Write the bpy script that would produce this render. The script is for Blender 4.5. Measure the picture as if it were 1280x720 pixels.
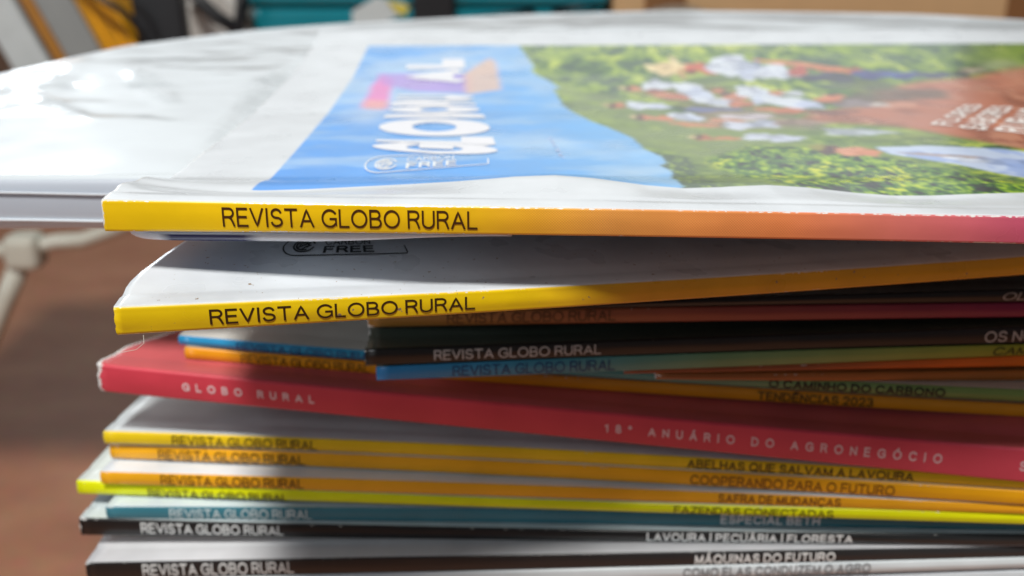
import bpy, bmesh, math, random
import numpy as np
from mathutils import Vector, Matrix

# ------------------------------------------------------------------ scene, camera, light
scene = bpy.context.scene
for o in list(bpy.data.objects):
    bpy.data.objects.remove(o)
COL = scene.collection
MM = 0.001
CAMZ = 600.0                      # camera height over the floor, mm
PITCH = math.radians(20.0)
FPX = 1340.0                      # focal length in pixels of a 1280 px wide frame
CP, SP = math.cos(PITCH), math.sin(PITCH)

cam_d = bpy.data.cameras.new('camera')
cam_d.sensor_width = 36.0
cam_d.lens = 36.0 * FPX / 1280.0
cam_d.clip_start = 0.01
cam_d.clip_end = 50.0
cam_d.dof.use_dof = True
cam_d.dof.focus_distance = 0.147
cam_d.dof.aperture_fstop = 21.0
cam_d.dof.aperture_blades = 0
cam = bpy.data.objects.new('camera', cam_d)
COL.objects.link(cam)
cam.location = (0, 0, CAMZ * MM)
cam.rotation_euler = (math.pi / 2 - PITCH, 0, 0)
scene.camera = cam

world = bpy.data.worlds.new("World")
scene.world = world
world.use_nodes = True
bgn = world.node_tree.nodes['Background']
bgn.inputs[0].default_value = (0.78, 0.9, 1.0, 1)
bgn.inputs[1].default_value = 0.065

def area(name, loc, target, size, energy, color=(1, 1, 1), size_y=None):
    d = bpy.data.lights.new(name, 'AREA')
    d.energy = energy
    d.color = color
    d.size = size * MM
    if size_y:
        d.shape = 'RECTANGLE'
        d.size_y = size_y * MM
    o = bpy.data.objects.new(name, d)
    COL.objects.link(o)
    l = Vector(loc) * MM + Vector((0, 0, CAMZ * MM))
    t = Vector(target) * MM + Vector((0, 0, CAMZ * MM))
    o.location = l
    o.rotation_euler = (t - l).to_track_quat('-Z', 'Y').to_euler()
    return o
# ceiling lamp above and behind the photographer, daylight from the left, the bright window behind the shelf, an added broad rear fill
area('ceiling_lamp', (-200, -640, 1600), (20, 170, -60), 290, 43.0, (1, .97, .92))
area('left_window_light', (-720, -120, 110), (-60, 180, -80), 320, 2.0, (.90, .96, 1))
area('window_light', (-1010, 2200, 385), (-110, 225, -46), 250, 1.7, (.88, .95, 1), 80)
area('rear_glare_fill', (-100, 2950, 900), (-60, 260, -50), 2800, 8.5, (.88, .95, 1), 1300)  # added broad light, gives parcel and top cover an even glare
scene.view_settings.view_transform = 'Standard'
scene.view_settings.look = 'None'
scene.view_settings.exposure = 0.0
scene.view_settings.gamma = 1.0
scene.cycles.use_denoising = True

# ------------------------------------------------------------------ helpers
def P(u, v, D):
    """photo pixel and depth (mm) to a point, mm, relative to the camera"""
    x = (u - 640.0) / FPX * D
    cy = (360.0 - v) / FPX * D
    return np.array((x, D * CP + cy * SP, cy * CP - D * SP))

def project(X, Y, Z):
    d = Y * CP - Z * SP
    c = Y * SP + Z * CP
    return 640 + X / d * FPX, 360 - c / d * FPX

def W3(p):
    return (p[0] * MM, p[1] * MM, (p[2] + CAMZ) * MM)

def srgb(r, g, b):
    def f(c):
        c /= 255.0
        return c / 12.92 if c <= 0.04045 else ((c + 0.055) / 1.055) ** 2.4
    return np.array((f(r), f(g), f(b)))

def link(name, mesh, mat=None, parent=None):
    o = bpy.data.objects.new(name, mesh)
    COL.objects.link(o)
    if mat and not mesh.materials:
        mesh.materials.append(mat)
    if parent is not None:
        o.parent = parent
    return o

def tag(o, label=None, cat=None, group=None, kind=None):
    if label: o['label'] = label
    if cat: o['category'] = cat
    if group: o['group'] = group
    if kind: o['kind'] = kind
    return o

def empty(name, loc, label, cat, group=None):
    o = bpy.data.objects.new(name, None)
    o.empty_display_size = 0.01
    COL.objects.link(o)
    o.location = loc
    tag(o, label, cat, group)
    bpy.context.view_layer.update()
    return o

def adopt(child, parent):
    child.parent = parent
    child.matrix_parent_inverse = Matrix.Translation(-Vector(parent.location))

def pymesh(name, verts, faces, smooth=True):
    me = bpy.data.meshes.new(name)
    me.from_pydata([tuple(v) for v in verts], [], [tuple(int(i) for i in f) for f in faces])
    me.update()
    if smooth:
        me.polygons.foreach_set('use_smooth', [True] * len(me.polygons))
    return me

def npmesh(name, verts, quads, smooth=True):
    me = bpy.data.meshes.new(name)
    nv, nf = len(verts), len(quads)
    me.vertices.add(nv)
    me.vertices.foreach_set('co', np.asarray(verts, dtype=np.float32).ravel())
    me.loops.add(nf * 4)
    me.loops.foreach_set('vertex_index', np.asarray(quads, dtype=np.int32).ravel())
    me.polygons.add(nf)
    me.polygons.foreach_set('loop_start', np.arange(nf, dtype=np.int32) * 4)
    me.update(calc_edges=True)
    me.validate()
    me.polygons.foreach_set('use_smooth', np.full(len(me.polygons), smooth))
    return me

def grid_quads(n, m):
    """n columns x m rows, index = i*m + j"""
    i, j = np.meshgrid(np.arange(n - 1), np.arange(m - 1), indexing='ij')
    a = (i * m + j).ravel()
    return np.stack((a, a + 1, a + m + 1, a + m), 1)

# value noise in numpy
_rs = np.random.RandomState(7)
_tab = _rs.rand(256, 256)
def vnoise(x, y, seed=0):
    x = np.asarray(x, float) + seed * 17.3
    y = np.asarray(y, float) + seed * 9.1
    xi, yi = np.floor(x).astype(int), np.floor(y).astype(int)
    fx, fy = x - xi, y - yi
    fx, fy = fx * fx * (3 - 2 * fx), fy * fy * (3 - 2 * fy)
    a = _tab[xi % 256, yi % 256]; b = _tab[(xi + 1) % 256, yi % 256]
    c = _tab[xi % 256, (yi + 1) % 256]; d = _tab[(xi + 1) % 256, (yi + 1) % 256]
    return (a * (1 - fx) + b * fx) * (1 - fy) + (c * (1 - fx) + d * fx) * fy
def fnoise(x, y, seed=0, oct=4):
    s, a, t = 0, 1, 0
    for k in range(oct):
        s = s + a * vnoise(x * 2 ** k, y * 2 ** k, seed + k * 3); t += a; a *= .5
    return s / t
def sstep(a, b, x):
    t = np.clip((np.asarray(x, float) - a) / (b - a), 0, 1)
    return t * t * (3 - 2 * t)

# ------------------------------------------------------------------ materials
def nodes_mat(name):
    m = bpy.data.materials.new(name)
    m.use_nodes = True
    nt = m.node_tree
    return m, nt, nt.nodes['Principled BSDF']

def N(nt, t, **kw):
    n = nt.nodes.new(t)
    for k, v in kw.items():
        setattr(n, k, v)
    return n

def simple(name, col, rough=.5, noise=.12, scale=40, bump=.0, metal=0, coat=0, spec=.5, trans=0):
    m, nt, b = nodes_mat(name)
    tc = N(nt, 'ShaderNodeTexCoord')
    nz = N(nt, 'ShaderNodeTexNoise'); nz.inputs['Scale'].default_value = scale
    nz.inputs['Detail'].default_value = 6
    nt.links.new(tc.outputs['Object'], nz.inputs['Vector'])
    mx = N(nt, 'ShaderNodeMix', data_type='RGBA', blend_type='MIX')
    c = np.array(col)
    mx.inputs[6].default_value = (*(c * (1 - noise)), 1)
    mx.inputs[7].default_value = (*np.minimum(c * (1 + noise), .95), 1)
    nt.links.new(nz.outputs['Fac'], mx.inputs[0])
    nt.links.new(mx.outputs[2], b.inputs['Base Color'])
    b.inputs['Roughness'].default_value = rough
    b.inputs['Metallic'].default_value = metal
    b.inputs['Coat Weight'].default_value = coat
    b.inputs['Specular IOR Level'].default_value = spec
    if bump:
        bp = N(nt, 'ShaderNodeBump'); bp.inputs['Strength'].default_value = bump
        bp.inputs['Distance'].default_value = .001
        nt.links.new(nz.outputs['Fac'], bp.inputs['Height'])
        nt.links.new(bp.outputs[0], b.inputs['Normal'])
    return m

def cover_material(name, rough=.32, coat=.25, wear_glint=.5, crinkle=.25, specks=0.0, halftone=False):
    """printed paper cover: colour comes from the Print attribute, wear from the Edge attribute"""
    m, nt, b = nodes_mat(name)
    L = nt.links.new
    pr = N(nt, 'ShaderNodeAttribute', attribute_name='Print')
    ed = N(nt, 'ShaderNodeAttribute', attribute_name='Edge')
    tc = N(nt, 'ShaderNodeTexCoord')
    big = N(nt, 'ShaderNodeTexNoise'); big.inputs['Scale'].default_value = 90; big.inputs['Detail'].default_value = 3
    L(tc.outputs['Object'], big.inputs['Vector'])
    fine = N(nt, 'ShaderNodeTexNoise'); fine.inputs['Scale'].default_value = 1400; fine.inputs['Detail'].default_value = 8
    L(tc.outputs['Object'], fine.inputs['Vector'])
    # soft tonal variation of the print
    mr = N(nt, 'ShaderNodeMapRange'); mr.inputs[1].default_value = .3; mr.inputs[2].default_value = .7
    mr.inputs[3].default_value = .89; mr.inputs[4].default_value = 1.04
    L(big.outputs['Fac'], mr.inputs[0])
    mul = N(nt, 'ShaderNodeVectorMath', operation='SCALE')
    L(pr.outputs['Color'], mul.inputs[0]); L(mr.outputs[0], mul.inputs['Scale'])
    col = mul.outputs[0]
    if halftone:
        uv = N(nt, 'ShaderNodeUVMap')
        sx = N(nt, 'ShaderNodeSeparateXYZ'); L(uv.outputs[0], sx.inputs[0])
        def dots(kx, ky):
            a = N(nt, 'ShaderNodeMath', operation='MULTIPLY'); a.inputs[1].default_value = kx
            L(sx.outputs[0], a.inputs[0])
            c = N(nt, 'ShaderNodeMath', operation='MULTIPLY_ADD'); c.inputs[1].default_value = ky
            L(sx.outputs[1], c.inputs[0]); L(a.outputs[0], c.inputs[2])
            s = N(nt, 'ShaderNodeMath', operation='SINE'); L(c.outputs[0], s.inputs[0])
            return s.outputs[0]
        k = 16.0
        d1, d2 = dots(k, 0.0), dots(0.0, k)
        mm = N(nt, 'ShaderNodeMath', operation='MULTIPLY'); L(d1, mm.inputs[0]); L(d2, mm.inputs[1])
        ht = N(nt, 'ShaderNodeAttribute', attribute_name='Dots')
        m2 = N(nt, 'ShaderNodeMath', operation='MULTIPLY'); L(mm.outputs[0], m2.inputs[0]); L(ht.outputs['Fac'], m2.inputs[1])
        m3 = N(nt, 'ShaderNodeMath', operation='MULTIPLY_ADD'); m3.inputs[1].default_value = .22; m3.inputs[2].default_value = 1.0
        L(m2.outputs[0], m3.inputs[0])
        sc = N(nt, 'ShaderNodeVectorMath', operation='SCALE'); L(col, sc.inputs[0]); L(m3.outputs[0], sc.inputs['Scale'])
        col = sc.outputs[0]
    # worn paper along the folds; the top fold's glint is painted with it too
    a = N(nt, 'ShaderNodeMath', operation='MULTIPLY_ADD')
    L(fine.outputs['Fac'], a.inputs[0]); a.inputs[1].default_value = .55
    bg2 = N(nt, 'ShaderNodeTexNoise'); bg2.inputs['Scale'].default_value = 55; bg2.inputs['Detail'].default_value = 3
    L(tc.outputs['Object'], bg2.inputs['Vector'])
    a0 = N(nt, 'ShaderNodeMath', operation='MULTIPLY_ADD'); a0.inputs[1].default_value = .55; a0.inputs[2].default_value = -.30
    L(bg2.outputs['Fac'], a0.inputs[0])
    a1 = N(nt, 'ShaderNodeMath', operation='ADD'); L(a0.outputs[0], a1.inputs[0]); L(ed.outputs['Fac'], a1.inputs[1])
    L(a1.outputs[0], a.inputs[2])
    w = N(nt, 'ShaderNodeMapRange'); w.inputs[1].default_value = 1.36 - .12 * wear_glint; w.inputs[2].default_value = 1.39 - .12 * wear_glint
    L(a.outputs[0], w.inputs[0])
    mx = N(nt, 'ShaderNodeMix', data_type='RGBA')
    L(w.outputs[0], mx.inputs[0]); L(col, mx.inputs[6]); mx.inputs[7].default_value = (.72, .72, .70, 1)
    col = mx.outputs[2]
    if specks:
        vo = N(nt, 'ShaderNodeTexNoise'); vo.inputs['Scale'].default_value = 1100; vo.inputs['Detail'].default_value = 2
        L(tc.outputs['Object'], vo.inputs['Vector'])
        r2 = N(nt, 'ShaderNodeMapRange'); r2.inputs[1].default_value = .72 - specks * .03; r2.inputs[2].default_value = .76 - specks * .03
        L(vo.outputs['Fac'], r2.inputs[0])
        m4 = N(nt, 'ShaderNodeMix', data_type='RGBA')
        L(r2.outputs[0], m4.inputs[0]); L(col, m4.inputs[6]); m4.inputs[7].default_value = (.30, .21, .13, 1)
        col = m4.outputs[2]
    L(col, b.inputs['Base Color'])
    rr = N(nt, 'ShaderNodeMapRange'); rr.inputs[3].default_value = rough - .07; rr.inputs[4].default_value = rough + .12
    L(big.outputs['Fac'], rr.inputs[0]); L(rr.outputs[0], b.inputs['Roughness'])
    b.inputs['Coat Weight'].default_value = coat
    b.inputs['Coat Roughness'].default_value = .16
    bp = N(nt, 'ShaderNodeBump'); bp.inputs['Strength'].default_value = crinkle; bp.inputs['Distance'].default_value = .0006
    L(big.outputs['Fac'], bp.inputs['Height'])
    bp2 = N(nt, 'ShaderNodeBump'); bp2.inputs['Strength'].default_value = .10; bp2.inputs['Distance'].default_value = .00008
    L(fine.outputs['Fac'], bp2.inputs['Height']); L(bp.outputs[0], bp2.inputs['Normal'])
    L(bp2.outputs[0], b.inputs['Normal'])
    return m

def page_material():
    m, nt, b = nodes_mat('page_edges')
    tc = N(nt, 'ShaderNodeTexCoord')
    mp = N(nt, 'ShaderNodeMapping'); mp.inputs['Scale'].default_value = (20, 20, 9000)
    nz = N(nt, 'ShaderNodeTexNoise'); nz.inputs['Scale'].default_value = 1; nz.inputs['Detail'].default_value = 3
    nt.links.new(tc.outputs['Object'], mp.inputs[0]); nt.links.new(mp.outputs[0], nz.inputs['Vector'])
    cr = N(nt, 'ShaderNodeValToRGB')
    cr.color_ramp.elements[0].position = .35; cr.color_ramp.elements[0].color = (.35, .33, .30, 1)
    cr.color_ramp.elements[1].position = .6; cr.color_ramp.elements[1].color = (.74, .72, .68, 1)
    nt.links.new(nz.outputs['Fac'], cr.inputs[0]); nt.links.new(cr.outputs[0], b.inputs['Base Color'])
    bp = N(nt, 'ShaderNodeBump'); bp.inputs['Strength'].default_value = .5; bp.inputs['Distance'].default_value = .0002
    nt.links.new(nz.outputs['Fac'], bp.inputs['Height']); nt.links.new(bp.outputs[0], b.inputs['Normal'])
    b.inputs['Roughness'].default_value = .8
    return m

M_PAGE = page_material()
M_COVER = cover_material('printed_cover', rough=.34, coat=.2, wear_glint=.08)
M_TOP = cover_material('glossy_top_cover', rough=.27, coat=.35, wear_glint=.95, crinkle=.22, halftone=True)  # pale fold paint stands for both scuffs and the gloss glint
M_SECOND = cover_material('glossy_second_cover', rough=.27, coat=.35, wear_glint=.45, crinkle=.3, specks=.3)
M_RED = cover_material('matte_red_cover', rough=.42, coat=.1, wear_glint=.02)
_ink = {}
def ink(col, rough=.35):
    k = tuple(round(float(c), 3) for c in col)
    if k not in _ink:
        _ink[k] = simple('printed_ink', col, rough, .05, 300)
    return _ink[k]

# ------------------------------------------------------------------ height fields, so that nothing sinks into what it lies on
HX0, HY0, HS, HNX, HNY = -320.0, 100.0, 2.0, 360, 240
H = np.full((HNX, HNY), -1e6)
def hidx(X, Y):
    return (np.clip(((X - HX0) / HS).round().astype(int), 0, HNX - 1),
            np.clip(((Y - HY0) / HS).round().astype(int), 0, HNY - 1))
def blur(A, k, axis):
    out = np.zeros_like(A)
    n = A.shape[axis]
    idx = np.arange(n)
    for d in range(-k, k + 1):
        out += np.take(A, np.clip(idx + d, 0, n - 1), axis=axis)
    return out / (2 * k + 1)
def maxf(A, k, axis):
    out = A.copy()
    n = A.shape[axis]; idx = np.arange(n)
    for d in range(-k, k + 1):
        out = np.maximum(out, np.take(A, np.clip(idx + d, 0, n - 1), axis=axis))
    return out

def quad_through(xs, ys):
    c = np.polyfit(xs, ys, 2)
    a, b_ = xs[0], xs[2]
    def f(x):
        x = np.asarray(x, float)
        xc = np.clip(x, a, b_)
        return np.polyval(c, xc) + (x - xc) * (2 * c[0] * xc + c[1])
    return f

class Mag:
    pass

REPORT = []
def rest_depth(u, v, d0):
    """depth at which the lower spine edge seen at (u, v) meets the surface below it"""
    d = 185.0
    while d < d0 + 3.5:
        p = P(u, v, d)
        h = H[hidx(np.array([p[0]]), np.array([p[1]]))][0]
        if h > -1e5 and h + .1 >= p[2]:
            if h + .1 - p[2] < .35:
                return d
            # the edge hangs out in front of the magazine below: come forward until it is just above that one
            while d > 150 and P(u, v, d)[2] < h + .1:
                d -= .25
            return d
        d += .25
    return d0
def build_magazine(name, label, us, top, bot, D, spine, front=(215, 222, 228), back=(200, 205, 210),
                   L=275.0, W=205.0, lean=None, mat=None, settle=1.0, corner=.5, group='magazines in the stack',
                   zprofile=None, dx=2.5, ws=None, hook=None, wear_glint=1.0, ragged=0.0, seed=0, tail_thin=.92,
                   trim=None, droop=0.0, hinge=.25, keep=False):
    g = Mag(); g.name = name
    if settle and zprofile is None:
        D = [rest_depth(u, v, d) if not keep else d for u, v, d in zip(us, bot, D)]
    if settle and zprofile is None:
        for _ in range(14):        # bring the spine forward as a whole until it clears everything under it
            B = [P(u, v, d) for u, v, d in zip(us, bot, D)]
            xx = np.linspace(B[0][0] + .5, B[2][0], 160)
            yy = quad_through([b[0] for b in B], [b[1] for b in B])(xx)
            zz = quad_through([b[0] for b in B], [b[2] for b in B])(xx)
            pen = [float((H[hidx(xx, yy + o_)] + .1 - zz).max()) for o_ in (0, 2, 4)]
            if max(pen) < .25: break
            D = [d - .5 for d in D]
    B = [P(u, v, d) for u, v, d in zip(us, bot, D)]
    T = [P(u, v, d) for u, v, d in zip(us, top, D)]
    xs = [b[0] for b in B]
    fy = quad_through(xs, [b[1] for b in B]); fz = quad_through(xs, [b[2] for b in B])
    ft = quad_through(xs, [t[2] - b[2] + (t[1] - b[1]) * 0 for t, b in zip(T, B)])
    # thickness must be measured vertically at the same place: the ray of the top pixel meets the spine plane
    th = []
    for u, v, b in zip(us, top, B):
        ang = -PITCH + math.atan((360 - v) / FPX)
        th.append(b[1] * math.tan(ang) - b[2])
    ft = quad_through(xs, th)
    yaw = math.atan2(B[2][1] - B[0][1], B[2][0] - B[0][0])
    lean_a = yaw if lean is None else math.radians(lean)
    bx, by = -math.sin(lean_a), math.cos(lean_a)
    x = np.arange(xs[0], xs[0] + L * math.cos(yaw), dx)
    corner = min(corner, .36 * float(np.maximum(ft(x), .8).min()))
    if ws is None:
        ws = np.concatenate((np.array([corner, 1.5, 2.5, 3.5, 4.5, 5.5, 7, 9]), np.arange(12, W - 2, 6.0), [W]))
    X, Wd = np.meshgrid(x, ws, indexing='ij')
    t0 = np.maximum(ft(X), .8)
    t = t0 * (1 - (1 - tail_thin) * sstep(10, W, Wd))
    px, py = X + bx * Wd, fy(X) + by * Wd
    zb = fz(X) + 0 * Wd
    if zprofile is not None:
        ztop = zprofile(X, Wd, fz(X) + t0)
        t = t * 1.0
        zb = ztop - t
        g.lift = 0
    else:
        hi = H[hidx(px, py)]
        under = np.where(hi > -1e5, hi + .2, np.nan)
        # settle the rear of the magazine on what is below
        base = fz(X)
        tgt = np.where(np.isnan(under), base, under)
        tgt = blur(blur(maxf(tgt, 2, 1), 3, 1), 4, 0)
        k = sstep(8, 110, Wd) * settle
        zb = base * (1 - k) + tgt * k - droop * sstep(0, 40, Wd)
        lift = np.maximum(0, np.where(np.isnan(under), zb, under) - zb)
        g.lift = float(lift[x < xs[2], 0].max())
        for a_ in (0, 1):
            lift = maxf(lift, 2, a_)
        lift = blur(blur(lift, 2, 0), 1, 1)
        zb = zb + lift * sstep(.0, 12, Wd) + np.minimum(lift, np.maximum(0, lift[:, :1])) * (1 - sstep(.0, 12, Wd)) * (g.lift > .6) * .0
    zt = zb + t
    zt = zt - hinge * np.exp(-((Wd - 5.2) / 1.1) ** 2) + .12 * (fnoise(X * .06, Wd * .06, seed) - .5) * sstep(1, 20, Wd)
    g.__dict__.update(x=x, ws=ws, zb=zb, zt=zt, fy=fy, bx=bx, by=by, corner=corner, t=t, L=L, W=W)
    # raster the top into H
    xf = np.linspace(x[0], x[-1], int(L)); wf = np.linspace(0, W, int(W))
    def resample(A):
        A1 = np.stack([np.interp(xf, x, A[:, j]) for j in range(A.shape[1])], 1)
        return np.stack([np.interp(wf, ws, A1[i]) for i in range(A1.shape[0])], 0)
    XX, WW = np.meshgrid(xf, wf, indexing='ij')
    g.fx, g.fw = XX, WW
    g.fzt, g.fzb = resample(zt), resample(zb)
    g.fX, g.fY = XX + bx * WW, fy(XX) + by * WW
    if zprofile is None:
        np.maximum.at(H, hidx(g.fX, g.fY), g.fzt)
    g.U, g.V = project(g.fX, g.fY, g.fzt)
    # ---- cover mesh: front cover, folds, spine, back cover in one wrapped sheet
    n = len(x)
    nw = len(ws)
    r = corner
    cols, kinds, hs = [], [], []
    def add(w, z, kind, hval):
        cols.append((w, z)); kinds.append(kind); hs.append(hval)
    for j in range(nw - 1, -1, -1):
        add(ws[j] + np.zeros(n), zt[:, j], 0, ws[j])
    zt0, zb0 = zt[:, 0], zb[:, 0]
    for a in (22, 50, 78):
        q = math.radians(a)
        add(r - r * math.sin(q) + np.zeros(n), zt0 - r + r * math.cos(q), 0 if (a < 40 and zprofile is not None) else 1, 0)
    bul = .16
    for h in np.linspace(0, 1, 7):
        zz = (zt0 - r) * (1 - h) + (zb0 + r) * h
        add(-bul * math.sin(math.pi * h) + .10 * (fnoise(x * .11, x * 0 + h * 1.6, seed, 2) - .5) * math.sin(math.pi * h), zz, 1, 0)
    for a in (12, 40, 68):
        q = math.radians(a)
        add(r - r * math.cos(q) + np.zeros(n), zb0 + r - r * math.sin(q), 1, 0)
    for j in range(nw):
        add(ws[j] + np.zeros(n), zb[:, j], 2, ws[j])
    m = len(cols)
    Wc = np.stack([c[0] for c in cols], 1); Zc = np.stack([c[1] for c in cols], 1)
    Xc = np.repeat(x[:, None], m, 1)
    # ragged, worn short edge at the left end
    inset = np.zeros((n, m))
    if ragged:
        k = np.exp(-(Xc - x[0]) / 2.5)
        inset = k * ragged * (vnoise(Wc * .9 + 3, Zc * 1.3, 5 + seed))
    if trim is not None:
        inset = inset + np.exp(-(Xc - x[0]) / 12) * trim(Wc)
    VX = Xc + inset + bx * Wc; VY = fy(Xc) + by * Wc
    verts = np.stack((VX * MM, VY * MM, (Zc + CAMZ) * MM), -1).reshape(-1, 3)
    mesh = npmesh('cover', verts, grid_quads(n, m))
    assert mesh.polygons[int(np.argmax(np.array(kinds) == 1)) + 6].normal.y < 0, 'flipped'
    kinds = np.array(kinds)
    colr = np.zeros((n, m, 4)); colr[..., 3] = 1
    colr[:, kinds == 0, :3] = srgb(*front)
    colr[:, kinds == 2, :3] = srgb(*back)
    sx = np.array([s[0] for s in spine], float)
    # the stops are photo columns: turn them into places along the spine
    sx = np.array([g_x_of_u(g, u) for u in sx])
    sc = np.array([srgb(*s[1]) for s in spine])
    sp = np.stack([np.interp(x, sx, sc[:, k]) for k in range(3)], 1)
    colr[:, kinds == 1, :3] = sp[:, None, :]
    dots = np.zeros((n, m))
    if hook:
        hook(g, colr, Wc, Xc, kinds, dots)
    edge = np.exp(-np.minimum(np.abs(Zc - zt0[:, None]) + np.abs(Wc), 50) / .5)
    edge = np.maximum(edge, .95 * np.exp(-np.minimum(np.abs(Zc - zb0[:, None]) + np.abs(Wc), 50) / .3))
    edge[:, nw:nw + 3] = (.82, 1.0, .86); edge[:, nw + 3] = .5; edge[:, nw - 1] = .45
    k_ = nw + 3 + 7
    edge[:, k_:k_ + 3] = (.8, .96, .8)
    edge = np.maximum(edge, 1.05 * np.exp(-(Xc - x[0]) / 1.6)) * wear_glint
    if ragged > 1:
        edge = np.maximum(edge, 1.3 * np.exp(-(Xc - x[0]) / 2.6))
    at = mesh.attributes.new('Print', 'FLOAT_COLOR', 'POINT'); at.data.foreach_set('color', colr.astype(np.float32).ravel())
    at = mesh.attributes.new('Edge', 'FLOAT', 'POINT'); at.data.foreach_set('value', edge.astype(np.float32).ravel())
    at = mesh.attributes.new('Dots', 'FLOAT', 'POINT'); at.data.foreach_set('value', dots.astype(np.float32).ravel())
    uvl = mesh.uv_layers.new(name='UVMap')
    li = np.empty(len(mesh.loops), dtype=np.int32); mesh.loops.foreach_get('vertex_index', li)
    uvc = np.stack((Xc.ravel(), (Wc + (Zc - zb0[:, None])).ravel()), 1)[li]
    uvl.data.foreach_set('uv', uvc.astype(np.float32).ravel())
    c0 = (x[0] + bx * 0, float(fy(x[0])), float(zb[0, 0]))
    root = empty(name, W3(c0), label, 'magazine', group)
    cov = link('cover', mesh, mat or M_COVER); adopt(cov, root)
    so = cov.modifiers.new('paper', 'SOLIDIFY'); so.thickness = .22 * MM; so.offset = -1
    # ---- page block
    nn = slice(0, n)
    jj = [j for j in range(nw) if ws[j] < W - 1] + [nw - 1]
    wsp = ws[jj].copy(); wsp[-1] = W - .8; wsp[0] = corner + .2
    xp = np.concatenate(([x[0] + .5], x[3:-3:3], [x[-1] - .5]))
    def atx(A): return np.stack([np.interp(xp, x, A[:, j]) for j in jj], 1)
    zt_, zb_ = atx(zt) - .5, atx(zb) + .5
    zt_ = np.maximum(zt_, zb_ + .1)
    LV = 6
    ring = []
    mrows = len(wsp)
    vv = []
    for k in range(LV):
        f = k / (LV - 1)
        Z = zt_ * (1 - f) + zb_ * f
        XX = np.repeat(xp[:, None], mrows, 1); WW = np.repeat(wsp[None, :], len(xp), 0)
        XX = XX + (np.exp(-(XX - x[0]) / 12) * trim(WW) if trim is not None else 0)
        vv.append(np.stack((XX + bx * WW, fy(XX) + by * WW, Z + CAMZ), -1) * MM)
    nx = len(xp)
    allv = np.concatenate([a.reshape(-1, 3) for a in vv])
    fq = [grid_quads(nx, mrows)[:, ::-1], grid_quads(nx, mrows) + (LV - 1) * nx * mrows]
    def side(idx):
        idx = np.array(idx); out = []
        for k in range(LV - 1):
            a, b_ = idx[:-1] + k * nx * mrows, idx[1:] + k * nx * mrows
            out.append(np.stack((a, b_, b_ + nx * mrows, a + nx * mrows), 1))
        return np.concatenate(out)
    fq.append(side([i * mrows + mrows - 1 for i in range(nx)]))
    fq.append(side([i * mrows for i in range(nx)])[:, ::-1])
    fq.append(side([j for j in range(mrows)])[:, ::1])
    fq.append(side([(nx - 1) * mrows + j for j in range(mrows)])[:, ::-1])
    pb = npmesh('page_block', allv, np.concatenate(fq), smooth=False)
    po = link('page_block', pb, M_PAGE); adopt(po, root)
    g.root = root
    g.D = D
    REPORT.append((name, label[:30], 'lift %.1f' % g.lift, 't %.1f-%.1f' % (t0[0, 0], t0[np.argmin(abs(x - xs[2])), 0]), 'z %.1f %.1f rear %.1f' % (zb[0, 0], zb[-1, 0], zt[:, -1].max()), 'D', np.round(D,1)))
    return g

def spine_point(g, x, h, off=.05):
    i0 = np.interp(x, g.x, g.zb[:, 0]); i1 = np.interp(x, g.x, g.zt[:, 0])
    return np.array((x, float(g.fy(x)) - .16 * math.sin(math.pi * min(max(h, 0), 1)) - off, i0 * (1 - h) + i1 * h))

def g_x_of_u(g, u):
    lo, hi = g.x[0] - 60, g.x[-1] + 60
    for _ in range(40):
        mid = (lo + hi) / 2
        z = np.interp(mid, g.x, g.zb[:, 0]); U, V = project(mid, float(g.fy(mid)), z)
        if U < u: lo = mid
        else: hi = mid
    return (lo + hi) / 2

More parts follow.
